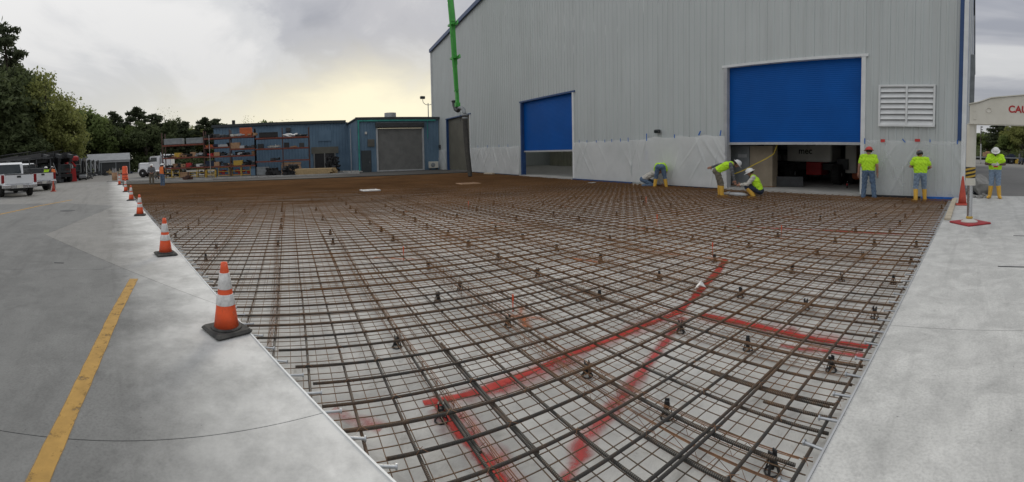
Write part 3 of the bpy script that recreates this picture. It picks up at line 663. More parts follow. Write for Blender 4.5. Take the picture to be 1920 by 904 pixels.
# overlapping sheet ends
for (x0, x1, y0, y1) in ((-4.5,-3.6,1.0,3.6),(-3.9,-2.9,3.6,4.8),(-6.2,-5.3,-.9,1.6),(-8.6,-7.6,2.2,5.6),(-3.0,-1.6,6.2,6.8),(-5.6,-4.2,4.6,5.3)):
    yy = y0+.04
    while yy < y1: near.append(wob_line('x', yy, x0, x1, ZM+.004, .004, rg)); yy += .1
near.sort(key=lambda L_: min((p[0]**2+p[1]**2) for p in L_)); far += near[285:]; near = near[:285]
for L_ in near: bar_obj(L_, .0033, 4, 'wire', 'wire', wm, RO)
bb = B()
for L_ in far: bb.tube([Vector(p)-RO for p in L_], .0032, 3)
o = bb.obj('wire_field', 'wire', wm); o['kind'] = 'stuff'
# rusty triangular wire bolsters along the support rows
def bolster(y, xa, xb, label):
    bb = B(); z0, z1 = PIT_Z+.008, ZA-.012; n = int((xb-xa)/.075); jj = random.Random(int(y*100))
    drift = lambda x: .05*math.sin(x*.8+y*3)
    for s in (-.035,.035): bb.tube([(x, y+s+drift(x), z0) for x in np.linspace(xa, xb, max(2,n//6))], .0022, 4)
    for dz in (0,.012): bb.tube([(x, y+dz+drift(x), z1) for x in np.linspace(xa, xb, max(2,n//6))], .0026, 4)
    pts = []
    for i in range(n):
        x = xa+(xb-xa)*i/n; pts.append((x, y+drift(x)+(.035 if i % 4 == 0 else (-.035 if i % 4 == 2 else 0)), z0 if i % 2 == 0 else z1))
    for a, b_ in zip(pts[:-1], pts[1:]): bb.cyl(a, b_, .0019, None, 3, 0, False)
    return tag(bb.obj('wire_bolster', 'bolster'), label, 'wire bolster', 'wire bolsters under the mat')
ordn = 'first second third fourth fifth sixth seventh eighth ninth tenth'.split()
for k, (yy, xa, xb) in enumerate(sorted(((.95,-9,-1.3),(1.88,-6,-.85),(2.06,-14,-.85),(3.05,-12,-.9),(3.25,-4.2,-.9),(4.2,-16,-.9),(5.35,-16,-.9),(6.5,-17,-.9),(-.25,-14,-3.6),(-1.4,-18,-6.2)))):
    bolster(yy, xa, xb, 'rusty zigzag wire bolster under the bars, %s row from the cones towards the warehouse' % ordn[k])
# black plastic chairs
def chair_mesh(fine=True):
    bb = B(); n = 14 if fine else 8; h = ZA-.01-PIT_Z
    R0, r0 = .042, .0055
    ring = [(R0*math.cos(2*math.pi*i/n), R0*math.sin(2*math.pi*i/n), r0) for i in range(n+1)]; bb.tube(ring, r0, 6 if fine else 4)
    for a in (0,90,180,270):
        c_, s_ = math.cos(R(a+20)), math.sin(R(a+20)); bb.bar((c_*.040,s_*.040,.006),(c_*.014,s_*.014,h-.012), .014, .006)
    bb.cyl((0,0,.018),(0,0,h-.02), .010, .016, 7)
    for s in (-1,1): bb.box((0,s*.016,h+.004),(.03,.008,.034))
    bb.box((0,0,h-.014),(.036,.036,.012)); return bb
cols = [-1.0,-1.75,-2.49,-3.7,-5.0,-6.1]
while cols[-1] > -34: cols.append(cols[-1]-1.15)
spots = []
rg = random.Random(21)
for k in range(-13, 14):
    yy = 2.0+1.145*k
    for c_ in cols:
        if edge_y(c_)+.18 < yy < 15.0 and (abs(yy) < 8 and c_ > -4.5 or rg.random() < .72): spots.append((c_+rg.uniform(-.07,.07), yy+rg.uniform(-.05,.05)))
spots.append((-4.68,1.62))
spots.sort(key=lambda p: p[0]**2+p[1]**2)
cm = chair_mesh().obj('rebar_chair', 'blackplastic', None, (*spots[0],PIT_Z)); LBL = 'black plastic rebar chair with a ring base standing under the bars'
tag(cm, LBL, 'rebar chair', 'rebar chairs under the mat')
fm = chair_mesh(False).mesh('rebar_chair', [M['blackplastic']])
for i, (x, y) in enumerate(spots[1:240]):
    o = put('rebar_chair', cm.data if i < 90 else fm, None, (x,y,PIT_Z), rg.uniform(0,6)); tag(o, LBL, 'rebar chair', 'rebar chairs under the mat')
bb = B()
for x, y in spots[240:]: bb.cyl((x,y,PIT_Z),(x,y,ZA-.01), .05, .016, 6)
o = tag(bb.obj('far_rebar_chairs', 'blackplastic'), 'field of tiny black rebar chairs in the far rusty steel', 'rebar chairs'); o['kind'] = 'stuff'
# dowels from the slab edges
dm = B(); dm.cyl((0,0,0),(.155,0,0), .0085, None, 8); dm.cyl((.146,0,0),(.156,0,0), .016, None, 8); dme = dm.mesh('dowel', [M['galv']])
rg = random.Random(5)
y = 1.25
while y < 14.6:
    o = put('dowel', dme, None, (C0.x+.01,y,-.04), math.pi+rg.uniform(-.15,.05)); tag(o, 'short bright dowel sticking out of the right hand slab edge', 'dowel', 'dowels along the right slab edge'); y += .262*(1+rg.uniform(-.06,.06))
s = .75; i = 0
while s < 36:
    x, y = st(s,-.0); o = put('dowel', dme, None, (x+.004,y-.008,-.045), 1.45+rg.uniform(-.2,.2)); tag(o, 'short bright dowel sticking out of the left slab edge by the cones', 'dowel', 'dowels along the left slab edge'); s += .265*(1+rg.uniform(-.06,.06))
# survey stakes, scraps, form boards, grates
for k, (x, y, h) in enumerate(((-4.0,2.22,.19),(-3.66,7.72,.24),(-6.5,7.28,.28),(-3.95,5.76,.22),(-6.7,1.76,.24),(-9.2,9.8,.3),(-12,5.2,.28))):
    t = thing('grade_stake', 'thin orange grade stake in the steel, %s' % ('beside the orange sprayed cross','near the right slab before the workers','in the middle distance on the right','by the far red corner mark','in the left part of the near steel','well out towards the plastic sheets','far out in the brown steel')[k], 'stake', (x,y,PIT_Z))
    q = B(); q.cyl((0,0,0),(.005,0,h), .006, .005, 6); q.obj('rod', 'coneorange', t); q = B(); q.cyl((.003,0,h*.68),(.005,0,h), .011, .009, 6); q.obj('painted_top', 'coneorange', t)
q = B(); q.add([(0,0,0),(.06,.01,.05),(.10,.08,.01),(.03,.10,.06),(-.02,.06,.02),(.05,.05,.09)], [(0,1,5),(1,2,5),(2,3,5),(3,4,5),(4,0,5),(0,4,3,2,1)]); tag(q.obj('paper_scrap', 'hatwhite', None, (-2.93,3.92,-.05)), 'crumpled white paper scrap lying on the bars', 'paper')
q = B(); q.box((0,0,0),(.30,.22,.012), rz=.3); q.box((.08,.12,.015),(.2,.16,.01), rz=-.4); tag(q.obj('paper_scrap', 'whitecloth', None, (-16.9,14.0,-.03)), 'pale scrap lying on the steel before the creased sheeting', 'scrap')
q = B(); q.box((-.63,12.2,.03),(.14,4.6,.045), rz=.012); tag(q.obj('form_board', 'formwood'), 'pale timber board lying along the right slab edge by the cone', 'board')
def grate(x, y, lbl, mn, rz, sc=1.):
    t = thing('drain_frame', lbl, 'drain', (x,y,-.12), rz); t.scale = (sc,sc,1)
    for s in (-1,1):
        q = B(); q.box((s*.62,0,.05),(.06,1.3,.10)); q.obj('side_rail', mn, t); q = B(); q.box((0,s*.62,.051),(1.18,.06,.10)); q.obj('end_rail', mn, t)
    for i in range(9): q = B(); q.box((-.48+.12*i,0,.07),(.035,1.2,.05)); q.obj('grate_bar', mn, t)
grate(-19.9,3.7,'pale square drain frame standing in the brown steel on the left','lightgrey',.1,.62); grate(-21.2,9.2,'dull brown drain frame in the steel before the pump hose','plywood',-.05,.8)
for k, (x0, y0, x1, y1, w_, h_) in enumerate(((-39.4,-17.4,-38.4,-2.9,.3,.12),(-38.3,-2.8,-39.6,6.4,.3,.12),(-36.5,-12.0,-36.3,-6.4,.12,.10))):
    q = B(); q.bar((x0,y0,h_/2),(x1,y1,h_/2), w_, h_); tag(q.obj('kerb', 'conc_plain'), ('long pale kerb in front of the storage racks','pale kerb running past the timber pile','thin pale board on the ground behind the two far workers')[k], 'kerb')
# ------------------------------------------------------------------ traffic cones and barrel
def cone(label, loc, h, rz, stripes=True, mname='coneorange', base=.36, group='cones along the pit edge'):
    t = thing('traffic_cone', label, 'traffic cone', loc, rz, group)
    q = B(); k = base/2; q.box((0,0,.02),(base,base,.04),bev=.03); q.lathe([(k*.80,.04),(k*.76,.052),(k*.70,.055)], n=24); q.obj('base', 'conebase' if stripes else mname, t)
    r = lambda z: k*.68*(1-z/h)+.028*(z/h)
    zs = [.05,.30*h,.52*h,.535*h,.66*h,.675*h,.725*h,.74*h,.905*h,.915*h,h]
    q = B(); q.lathe([(r(z)+.0,z) for z in zs]+[(r(h)-.008,h),(r(h)-.012,h-.05)], n=22); q.obj('body', mname, t)
    if stripes:
        for a, b_ in ((.40,.555),(.625,.855)):
            q = B(); q.lathe([(r(a*h)+.001,a*h),(r(a*h)+.004,a*h+.004),(r(b_*h)+.004,b_*h-.004),(r(b_*h)+.001,b_*h)], n=22); q.obj('reflective_collar', 'collar', t)
    return t
cone('nearest and largest orange cone with two white collars', (-3.80,-.60,0), .615, .62, base=.35)
cone('second orange cone from the camera along the pit edge', (-6.95,-2.07,0), .61, .5, base=.35)
for k, (x, y, rz) in enumerate(((-12.35,-4.43,.3),(-17.69,-6.72,.1),(-23.58,-9.28,.5),(-32.5,-13.3,.2))):
    cone('%s orange cone along the pit edge counting from the camera' % ('third','fourth','fifth','sixth and farthest')[k], (x,y,0), (.63,.66,.74,.85)[k], rz, base=.36)
cone('plain red cone standing beside the parked pickups', (-25.2,-15.1,0), .74, .3, False, 'conered', .36, 'lone cones')
cone('plain faded red cone by the right corner of the warehouse', (-.36,13.05,0), .86, .1, False, 'conered', .40, 'lone cones')
def drum(loc, label, h=1.15, r=.29):
    t = thing('traffic_barrel', label, 'barrel', loc)
    q = B(); q.lathe([(r*1.15,0),(r*1.15,.08)], n=18); q.obj('base_ring', 'rubber', t)
    q = B(); q.lathe([(r,.08),(r,.3),(r*.94,.32),(r*.94,.55),(r*.88,.57),(r*.88,.8),(r*.82,.82),(r*.82,h*.93),(r*.6,h)], n=18); q.obj('body', 'coneorange', t)
    for z in (.33,.62): q = B(); q.lathe([(r*.95,z),(r*.953,z+.01),(r*.93,z+.13),(r*.925,z+.14)], n=18); q.obj('stripe', 'conered', t)
drum((-40.9,-16.1,0), 'orange traffic barrel at the far end of the driveway', 1.5, .33)
t = thing('litter_bin', 'brown rusty bin with rods left of the orange barrel', 'bin', (-40.8,-17.2,0)); q = B(); q.lathe([(.25,0),(.29,.9),(.27,.9),(.24,.05)], n=14); q.obj('drum', 'plywood', t)
for i in range(7): q = B(); a = i*.9; q.cyl((.1*math.cos(a),.1*math.sin(a),.1),(.2*math.cos(a),.2*math.sin(a),1.3+.15*math.sin(i*3)), .02, None, 5); q.obj('rod', 'lightgrey', t)
# ------------------------------------------------------------------ outrigger of the truck at the right
t = thing('outrigger', 'cream truck outrigger arm with jack leg and red caution lettering', 'outrigger', (-.10,9.55,0))
T = Matrix(((1,0,0),(0,0,1),(0,1,0)))
q = B(); q.prism([(-.05,2.18),(4.5,2.22),(4.5,2.86),(1.2,2.82),(.42,2.72),(.15,2.62),(-.05,2.58)], -.16, .16, 0, T); arm = q.obj('arm', 'cream', t)
q = B(); q.prism([(-.07,2.165),(4.5,2.205),(4.5,2.225),(-.07,2.185)], -.19, .19, 0, T); q.obj('lower_flange', 'cream', arm)
q = B(); q.prism([(-.07,2.58),(.14,2.625),(.41,2.725),(1.2,2.825),(4.5,2.865),(4.5,2.885),(1.2,2.845),(.40,2.745),(.13,2.645),(-.07,2.60)], -.19, .19, 0, T); q.obj('upper_flange', 'cream', arm)
q = B(); q.lathe([(.062,0),(.062,-.010),(.05,-.012),(.05,-.006),(.0,-.006)], (.36,-.16,2.47), 24, 0, 'Y'); q.obj('boss', 'cream', arm)
q = B(); q.box((.06,-.166,2.32),(.055,.012,.11)); q.obj('latch', 'cream', arm); q = B(); q.cyl((.06,-.17,2.46),(.06,-.155,2.46), .03, None, 12); q.obj('pin', 'cream', arm)
text('CAUTION', .205, 'red', arm, (1.245,-.166,2.50), (R(90),0,0), bold=.006)
q = B(); q.cyl((0,0,.86),(0,0,2.17), .108, None, 22); q.cyl((0,0,.84),(0,0,.94), .116, None, 22); q.cyl((0,0,1.92),(0,0,1.93), .112, None, 22); q.obj('outer_tube', 'cream', t)
q = B(); q.cyl((0,0,.14),(0,0,.86), .060, None, 16); q.obj('jack_rod', 'chrome', t)
st_ = B(); st_.lathe([(.1095,1.0),(.1105,1.002),(.1105,1.24),(.1095,1.242)], n=28); st_.obj('sticker', 'black', t)
for i in range(3):
    q = B(); n = 14; vs = []
    for j in range(n+1):
        a = math.pi+math.pi*j/n; zz = 1.012+.085*i+.075*(j/n-.5)
        vs += [(.1115*math.cos(a),.1115*math.sin(a),min(1.235,max(1.005,zz))),(.1115*math.cos(a),.1115*math.sin(a),min(1.235,max(1.005,zz+.042)))]
    q.add(vs, [(2*j,2*j+2,2*j+3,2*j+1) for j in range(n)]); q.obj('hazard_stripe', 'yellow', t)
q = B(); q.lathe([(.19,.04),(.185,.055),(.08,.10),(.06,.11)], n=24); q.obj('foot', 'offwhite', t); q = B(); q.lathe([(.06,.105),(.075,.115),(.075,.15),(.055,.165)], n=18); q.obj('collar', 'brass' if 'brass' in M else 'yellow', t)
q = B(); q.box((0,0,.02),(.66,.66,.04),rz=.72,bev=.012); tag(q.obj('outrigger_pad', 'redpad', None, (-.08,9.55,0)), 'flat red square pad under the outrigger foot', 'pad')
# rubble by the corner
def rock(nm, label, loc, sz, seed, mname='rubble', sub=3):
    rg = random.Random(seed); bm = bmesh.new(); bmesh.ops.create_icosphere(bm, subdivisions=sub, radius=1)
    ds = [Vector((rg.uniform(-1,1),rg.uniform(-1,1),rg.uniform(-1,1))).normalized() for _ in range(9)]; hs = [rg.uniform(.62,.9) for _ in ds]
    for v in bm.verts:
        for d, h in zip(ds, hs):
            k = v.co.dot(d)
            if k > h: v.co -= d*(k-h)
        v.co = Vector((v.co.x*sz[0], v.co.y*sz[1], max(-.02, v.co.z*sz[2]+sz[2]*.5)))
        v.co += Vector((rg.gauss(0,.008),rg.gauss(0,.008),rg.gauss(0,.008)))
    me = bpy.data.meshes.new(nm); bm.to_mesh(me); bm.free(); me.materials.append(M[mname]); return tag(put(nm, me, None, loc), label, 'rubble', 'broken concrete at the warehouse corner')
rock('concrete_chunk', 'large tilted chunk of broken concrete behind the outrigger leg', (.20,17.4,0), (.42,.9,.50), 1)
for k in range(9):
    rock('concrete_chunk', 'small broken concrete lump beside the outrigger leg, %s in the scatter' % 'first second third fourth fifth sixth seventh eighth ninth'.split()[k], (random.uniform(-.2,.55),random.uniform(14.2,16.3),-.01), (random.uniform(.05,.16),random.uniform(.05,.16),random.uniform(.04,.09)), 20+k, sub=2)
# ------------------------------------------------------------------ concrete pump boom and hose
t = thing('pump_boom', 'bright green concrete pump boom tip with rubber hose hanging down', 'pump boom', (-27.6,12.2,-.1))
o = Vector((-27.6,12.2,-.1)); P3 = lambda x, z, y=12.2: Vector((x,y,z))-o
q = B(); pts = [P3(-29.72,5.05),P3(-30.02,8.1),P3(-30.35,11.3),P3(-31.1,15.5),P3(-32.2,21)]
for a, b_, w_ in zip(pts[:-1], pts[1:], (.24,.30,.36,.42)): q.bar(a, b_, w_, w_*.9, 0, (0,1,0))
bo = q.obj('boom_arm', 'green', t)
q = B(); q.bar(P3(-30.75,11.2,12.5), P3(-31.6,15.5,12.5), .24, .24, 0, (0,1,0)); q.bar(P3(-31.6,15.5,12.5), P3(-32.6,21,12.5), .26, .26, 0, (0,1,0)); q.obj('upper_boom', 'lightgrey', t)
q = B(); q.tube([P3(-29.45,6.1,11.95),P3(-29.85,8.6,11.95),P3(-30.15,11.2,11.95),P3(-30.9,15.4,11.95),P3(-32,21,11.95)], .075, 8); q.obj('delivery_pipe', 'green', t)
for z, x in ((11.1,-30.33),(8.6,-30.05)):
    q = B(); q.box(P3(x,z),(.75,.5,.14)); q.tube([P3(x+.3,z),P3(x+.7,z+.02),P3(x+.95,z+.05),P3(x+1.02,z-.18)], .05, 6); q.obj('boom_joint', 'green', t); q = B(); q.box(P3(x+.02,z-.75,12.02),(.16,.06,.16)); q.obj('marker_plate', 'hatwhite', t)
q = B(); q.box(P3(-29.9,6.2),(.7,.1,.12)); q.obj('pipe_bracket', 'green', t); q = B(); q.box(P3(-29.75,5.15),(.3,.34,.3)); q.obj('end_bracket', 'green', t)
q = B(); q.tube([P3(-30.35,5.45),P3(-30.3,5.15),P3(-30.05,4.85),P3(-29.7,4.72),P3(-29.3,4.85)], [.17,.17,.17,.16,.15], 12); q.lathe([(.21,-.06),(.21,.06)], P3(-30.36,5.47), 12); q.obj('end_elbow', 'darkgrey', t)
q = B(); q.tube([P3(-29.4,4.86),P3(-29.0,4.86),P3(-28.65,4.70),P3(-28.45,4.35)], [.13,.13,.14,.14], 12); q.obj('reducer', 'grey', t)
q = B(); q.lathe([(.22,-.07),(.22,.07)], P3(-28.43,4.28), 14); q.lathe([(.20,-.07),(.20,.07)], P3(-28.42,4.05), 14); q.obj('clamp', 'grey', t)
q = B(); q.tube([P3(-28.42,4.2),P3(-28.35,3.2),P3(-28.1,1.6),P3(-27.8,.3),P3(-27.72,-.02)], [.17,.19,.18,.17,.14], 14); q.obj('rubber_hose', 'hose', t)
q = B(); q.cyl(P3(-29.3,4.8),P3(-29.28,3.9), .02, None, 5); q.obj('safety_chain', 'darkgrey', t)
q = B(); q.box((0,0,.05),(.9,.3,.1),rz=.3); tag(q.obj('timber_offcut', 'formwood', None, (-29.6,14.6,-.02)), 'pale timber offcut on the ground left of the pump hose', 'timber')
# ------------------------------------------------------------------ inside the large doorway
t = thing('tan_cabinet', 'tall tan steel cabinet standing just inside the large doorway', 'cabinet', (-9.37,16.75,0))
q = B(); q.box((-.54,.0,.90),(1.05,.5,1.72),bev=.012); q.obj('door_panel', 'grey', t); q = B(); q.box((.56,.0,.90),(1.10,.5,1.72),bev=.012); q.obj('door_panel', 'tanpaint', t)
q = B(); q.box((0,0,.02),(2.2,.46,.04)); q.obj('plinth', 'plywood', t); q = B(); q.box((-.35,-.256,1.32),(.45,.01,.14)); q.obj('nameplate', 'lightgrey', t)
q = B(); q.box((0,0,.23),(.05,1.2,.42),rz=-1.25); tag(q.obj('ramp_plate', 'darkgrey', None, (-7.75,17.1,0)), 'dark low steel plate leaning beside the tan cabinet', 'steel plate')
q = B()
for a, b_ in zip([(-10.0,16.0,.49),(-9.4,15.99,.70),(-8.85,16.0,.97),(-8.3,16.0,1.22),(-7.96,16.02,1.42)], [(-9.4,15.99,.70),(-8.85,16.0,.97),(-8.3,16.0,1.22),(-7.96,16.02,1.42),(-7.81,16.03,1.80)]): q.bar(a, b_, .006, .03)
tag(q.obj('caution_tape', 'yellowtape'), 'yellow caution tape sagging across the large doorway', 'tape')
t = thing('scissor_lift', 'white scissor lift with dark block letters inside the large doorway', 'lift', (-7.55,20.2,0))
q = B(); q.box((-.25,0,1.50),(2.3,1.5,.92),bev=.05); body = q.obj('body', 'offwhite', t); text('mec', .42, 'black', body, (-.42,-.757,1.55), (R(90),0,0), bold=.008)
q = B(); q.box((-.15,-.76,1.89),(.5,.02,.12)); q.obj('slot', 'black', body)
q = B(); q.box((-.02,-.1,.72),(.78,1.2,.62),bev=.03); q.obj('engine_box', 'red', t); q = B(); q.box((-.1,.1,.80),(2.6,1.1,.30)); q.obj('chassis', 'black', t)
def wheel(parent, c, r, w_, axis='X', treads=14, name='wheel', tm='rubber', rm_='grey'):
    q = B(); k = w_/2; q.lathe([(r*.55,-k),(r*.92,-k),(r,-k*.7),(r,k*.7),(r*.92,k),(r*.55,k)], c, 22, 0, axis)
    for i in range(treads):
        a = 2*math.pi*i/treads; ca, sa = math.cos(a), math.sin(a); d = Vector((0,ca,sa)) if axis == 'X' else Vector((ca,0,sa))
        x = Vector((1,0,0)) if axis == 'X' else Vector((0,1,0)); q.box(Vector(c)+d*r, (1,1,1) if 0 else (w_*.9,.05 if r > .4 else .025,.05), rot=Matrix((x, d.cross(x)*-1, d)).transposed())
    o = q.obj(name, tm, parent); q = B(); q.lathe([(r*.18,-k*1.02),(r*.54,-k*.8),(r*.56,k*.8),(r*.18,k*1.02)], c, 18, 0, axis); q.obj('rim', rm_, o); return o
for x in (-1.15,1.22):
    for y in (-.75,.75): wheel(t, (x,y,.47), .47, .40, 'X')
q = B(); q.box((1.75,.1,1.2),(.55,1.0,1.35),bev=.03); q.obj('control_box', 'offwhite', t); q = B(); q.box((1.4,-.3,.95),(.5,.6,.5)); q.obj('step_frame', 'darkgrey', t)
t = thing('orange_machine', 'orange forklift machine half hidden at the right of the large doorway', 'forklift', (-5.35,20.6,0))
q = B(); q.box((0,0,.42),(.9,1.3,.36),bev=.06); q.obj('chassis', 'orange', t); q = B(); [q.box((x,-.3,1.25),(.13,.16,2.1)) for x in (-.3,.25)]; q.box((0,-.3,1.0),(.6,.1,.12)); q.box((0,-.3,2.0),(.6,.1,.12)); q.obj('mast', 'orange', t)
q = B(); q.box((0,.1,1.0),(.75,.8,.7),bev=.08); q.obj('body', 'orange', t)
for x in (-.5,.42): wheel(t, (x,-.35,.27), .27, .2, 'X', 0)
t = thing('storage_shelf', 'dark shelving with pale boxes behind the tan cabinet', 'shelf', (-10.2,21.5,0))
for x in (-1.3,1.3):
    q = B(); q.box((x,0,1.2),(.08,.6,2.4)); q.obj('upright', 'black', t)
for z in (.4,1.0,1.6): q = B(); q.box((0,0,z),(2.6,.6,.05)); q.obj('shelf_board', 'darkgrey', t)
for k, (x, z) in enumerate(((-.2,1.25),(.5,1.25),(.9,.66),(-.7,.66),(.3,1.8))):
    q = B(); q.box((0,0,.16),(.5,.45,.32)); tag(q.obj('carton', 'lightgrey', None, (-10.2+x,21.45,z-.22)), 'pale carton on the dark shelving inside the doorway, %s' % ('middle shelf left','middle shelf right','low shelf right','low shelf left','top shelf')[k], 'carton')
t = thing('drink_bottle', 'small cola bottle with red label standing on the threshold slab', 'bottle', (-5.33,17.7,0)); q = B(); q.lathe([(.03,0),(.034,.02),(.034,.13),(.030,.15),(.034,.17),(.012,.24),(.012,.27)], n=14); q.obj('body', 'cola', t); q = B(); q.lathe([(.035,.12),(.0355,.125),(.0355,.18),(.035,.185)], n=14); q.obj('wrapper', 'red', t); q = B(); q.lathe([(.014,.265),(.014,.285),(.0,.286)], n=12); q.obj('cap', 'hatwhite', t)
for k in range(4):
    q = B(); q.box((0,0,.45),(.5,.5,.9),bev=.02); tag(q.obj('storage_box', ('darkgrey','grey','navy','darkgrey')[k], None, (-12.0+k*.02,YW+3+k*1.3,0)), 'dim box along the inner wall behind the cabinet, %s from the door' % ('first','second','third','fourth')[k], 'box')
# ------------------------------------------------------------------ blue workshop
bw = thing('blue_workshop', 'low weathered blue metal workshop with a grey roller shutter', 'building', (-43,11,0))
BO = Vector((-43,11,0))
def bl(x, y, z): return Vector((x,y,z))-BO
def ribbed(pa, pb, z0, z1, nm, mname, parent, nrib, depth=.03):
    pa, pb = Vector(pa), Vector(pb); d = (pb-pa); ln = d.length; d.normalize(); nn = Vector((d.y,-d.x)); prof = []
    for k in range(nrib):
        a = ln*k/nrib; w_ = ln/nrib; prof += [(a,0),(a+w_*.7,0),(a+w_*.75,depth),(a+w_*.94,depth)]
    prof.append((ln,0)); bb = B(); vs = []
    for a, o_ in prof: p_ = pa+d*a+nn*o_; vs += [(p_.x-BO.x,p_.y-BO.y,z0),(p_.x-BO.x,p_.y-BO.y,z1)]
    bb.add(vs, [(2*i,2*i+2,2*i+3,2*i+1) for i in range(len(prof)-1)]); return bb.obj(nm, mname, parent)
# front block: plane X=-43, Y 6.9..15.4; shutter Y 8.85..13.7
for a, b_, z0 in ((6.9,7.85,0),(7.85,8.8,0),(8.8,11.25,4.35),(11.25,13.72,4.35),(13.72,14.5,0),(14.5,15.45,0)):
    ribbed((-43,b_), (-43,a), z0, 5.3, 'wall_panel', 'bluewall', bw, max(3, int((b_-a)/.3)))
for i in range(4): ribbed((-43-1.75*i,6.9), (-43-1.75*(i+1),6.9-.12*(i+1)*0), 0, 5.3, 'wall_panel', 'bluewall', bw, 6)
for i in range(15): ribbed((-50,6.93-1.03*i), (-50,6.93-1.03*(i+1)), 0, 5.6, 'wall_panel', 'bluewall', bw, 3)
q = B(); q.box(bl(-46.6,11.2,5.36),(7.4,8.9,.12)); q.box(bl(-42.97,11.2,5.34),(.2,8.9,.26)); q.obj('roof', 'roofdark', bw)
q = B(); q.box(bl(-58,-1,5.68),(16.4,15.4,.16)); q.box(bl(-49.9,-1,5.66),(.3,15.4,.3)); q.obj('roof', 'roofdark', bw)
q = B(); q.add([bl(*p) for p in ((-50,-8.5,0),(-66,-8.5,0),(-66,-8.5,5.6),(-50,-8.5,5.6))], [(0,1,2,3)]); q.obj('end_wall', 'bluewall', bw)
vs = []; hs = .10; q = B(); n = 42
for i in range(n):
    z = 4.32-i*hs
    for dx, dz in ((0,0),(.025,-.03),(.025,-.07),(0,-.098)): vs += [bl(-43.03+dx,8.95,z+dz), bl(-43.03+dx,13.62,z+dz)]
q.add(vs, [(2*i,2*i+1,2*i+3,2*i+2) for i in range(4*n-1)]); sh = q.obj('roller_shutter', 'greydoor', bw)
q = B(); q.box(bl(-42.97,11.28,.06),(.06,4.6,.12)); q.obj('bottom_bar', 'lightgrey', sh)
for y in (8.87,13.69): q = B(); q.box(bl(-42.94,y,2.2),(.14,.16,4.4)); q.obj('door_jamb', 'lightgrey', bw)
q = B(); q.box(bl(-42.85,11.28,4.66),(.32,5.1,.52),bev=.05); q.obj('shutter_hood', 'darkgrey', bw); q = B(); q.box(bl(-42.9,11.28,4.36),(.06,4.7,.07)); q.obj('door_head', 'formwood', bw)
q = B(); q.box(bl(-42.9,11.0,5.12),(.13,8.2,.14)); q.obj('gutter', 'teal', bw)
q = B(); q.cyl(bl(-42.88,7.02,.05),bl(-42.88,7.02,5.15), .075, None, 10); q.obj('downpipe', 'teal', bw)
q = B(); q.box(bl(-42.93,7.72,1.08),(.08,.98,2.16)); dr = q.obj('side_door', 'roofdark', bw); q = B(); q.cyl(bl(-42.86,8.05,1.0),bl(-42.80,8.05,1.0), .04, None, 8); q.obj('handle', 'chrome', dr)
q = B(); q.box(bl(-42.94,8.25,2.9),(.08,.68,.72)); wv = q.obj('wall_vent', 'khaki', bw)
for i in range(6): q = B(); q.box(bl(-42.88,8.25,2.64+.105*i),(.05,.62,.03)); q.obj('slat', 'greydoor', wv)
q = B(); q.box(bl(-42.9,7.75,3.9),(.14,.2,.24)); q.obj('wall_lamp', 'offwhite', bw)
q = B(); q.box(bl(-42.9,14.2,4.2),(.06,.06,1.9)); q.obj('conduit', 'teal', bw)
q = B(); q.cyl(bl(-44.8,10.75,5.4),bl(-44.8,10.75,6.05), .62, None, 18); q.obj('roof_vent', 'lightgrey', bw)
q = B(); q.cyl(bl(-46.5,6.72,.1),bl(-46.5,6.72,4.6), .05, None, 6); q.obj('drain_pipe', 'lightgrey', bw)
# left wing openings; black panels stand in for the shade inside the bays
q = B(); q.box(bl(-49.93,4.2,2.45),(.12,3.1,.75)); q.obj('canopy_fascia', 'khaki', bw)
for y in (2.95,4.15,5.35): q = B(); q.box(bl(-49.9,y,1.05),(.12,.14,2.1)); q.obj('post', 'greydoor', bw)
for y in (3.55,4.75): q = B(); q.box(bl(-49.97,y,1.05),(.05,1.06,2.1)); q.obj('bay_shade_panel', 'black', bw)
q = B(); q.box(bl(-49.94,4.25,4.1),(.05,1.5,1.2)); q.obj('patch_panel', 'bluewall', bw)
q = B(); q.box(bl(-49.85,.1,4.9),(.3,.5,.5),bev=.05); q.cyl(bl(-49.75,.1,4.0),bl(-49.75,.1,4.7), .05, None, 6); q.obj('exhaust_fan', 'darkgrey', bw)
q = B(); q.box(bl(-50.5,-6.2,6.0),(.3,.35,.6)); q.cyl(bl(-50.5,-6.2,5.7),bl(-50.5,-6.2,6.1), .1, None, 8); q.obj('roof_cowl', 'black', bw)
t = thing('light_pole', 'twin floodlight pole behind the blue workshop at the warehouse corner', 'light pole', (-45.5,15.2,0)); q = B(); q.cyl((0,0,0),(0,0,7.2), .07, .05, 8); q.obj('pole', 'grey', t)
for s in (-1,1):
    q = B(); q.tube([(0,0,7.0),(0,s*.3,7.05),(0,s*.55,7.25),(0,s*.62,7.6)], .035, 6); q.obj('bracket', 'grey', t); q = B(); q.box((.1,s*.65,7.78),(.3,.52,.3),bev=.04); q.obj('lamp_head', 'darkgrey', t)
t = thing('air_conditioner', 'cream air conditioner unit on the ground right of the roller shutter', 'air conditioner', (-42.3,14.55,.2)); q = B(); q.box((0,0,.32),(.4,.95,.66),bev=.03); q.obj('case', 'cream', t); q = B(); q.lathe([(.24,.20),(.22,.215),(.0,.215)], (0,-.12,.32), 16, 0, 'X'); q.obj('fan_grille', 'grey', t); 
for y in (-.35,.35): q = B(); q.box((0,y,-.09),(.4,.07,.2)); q.obj('foot', 'darkgrey', t)
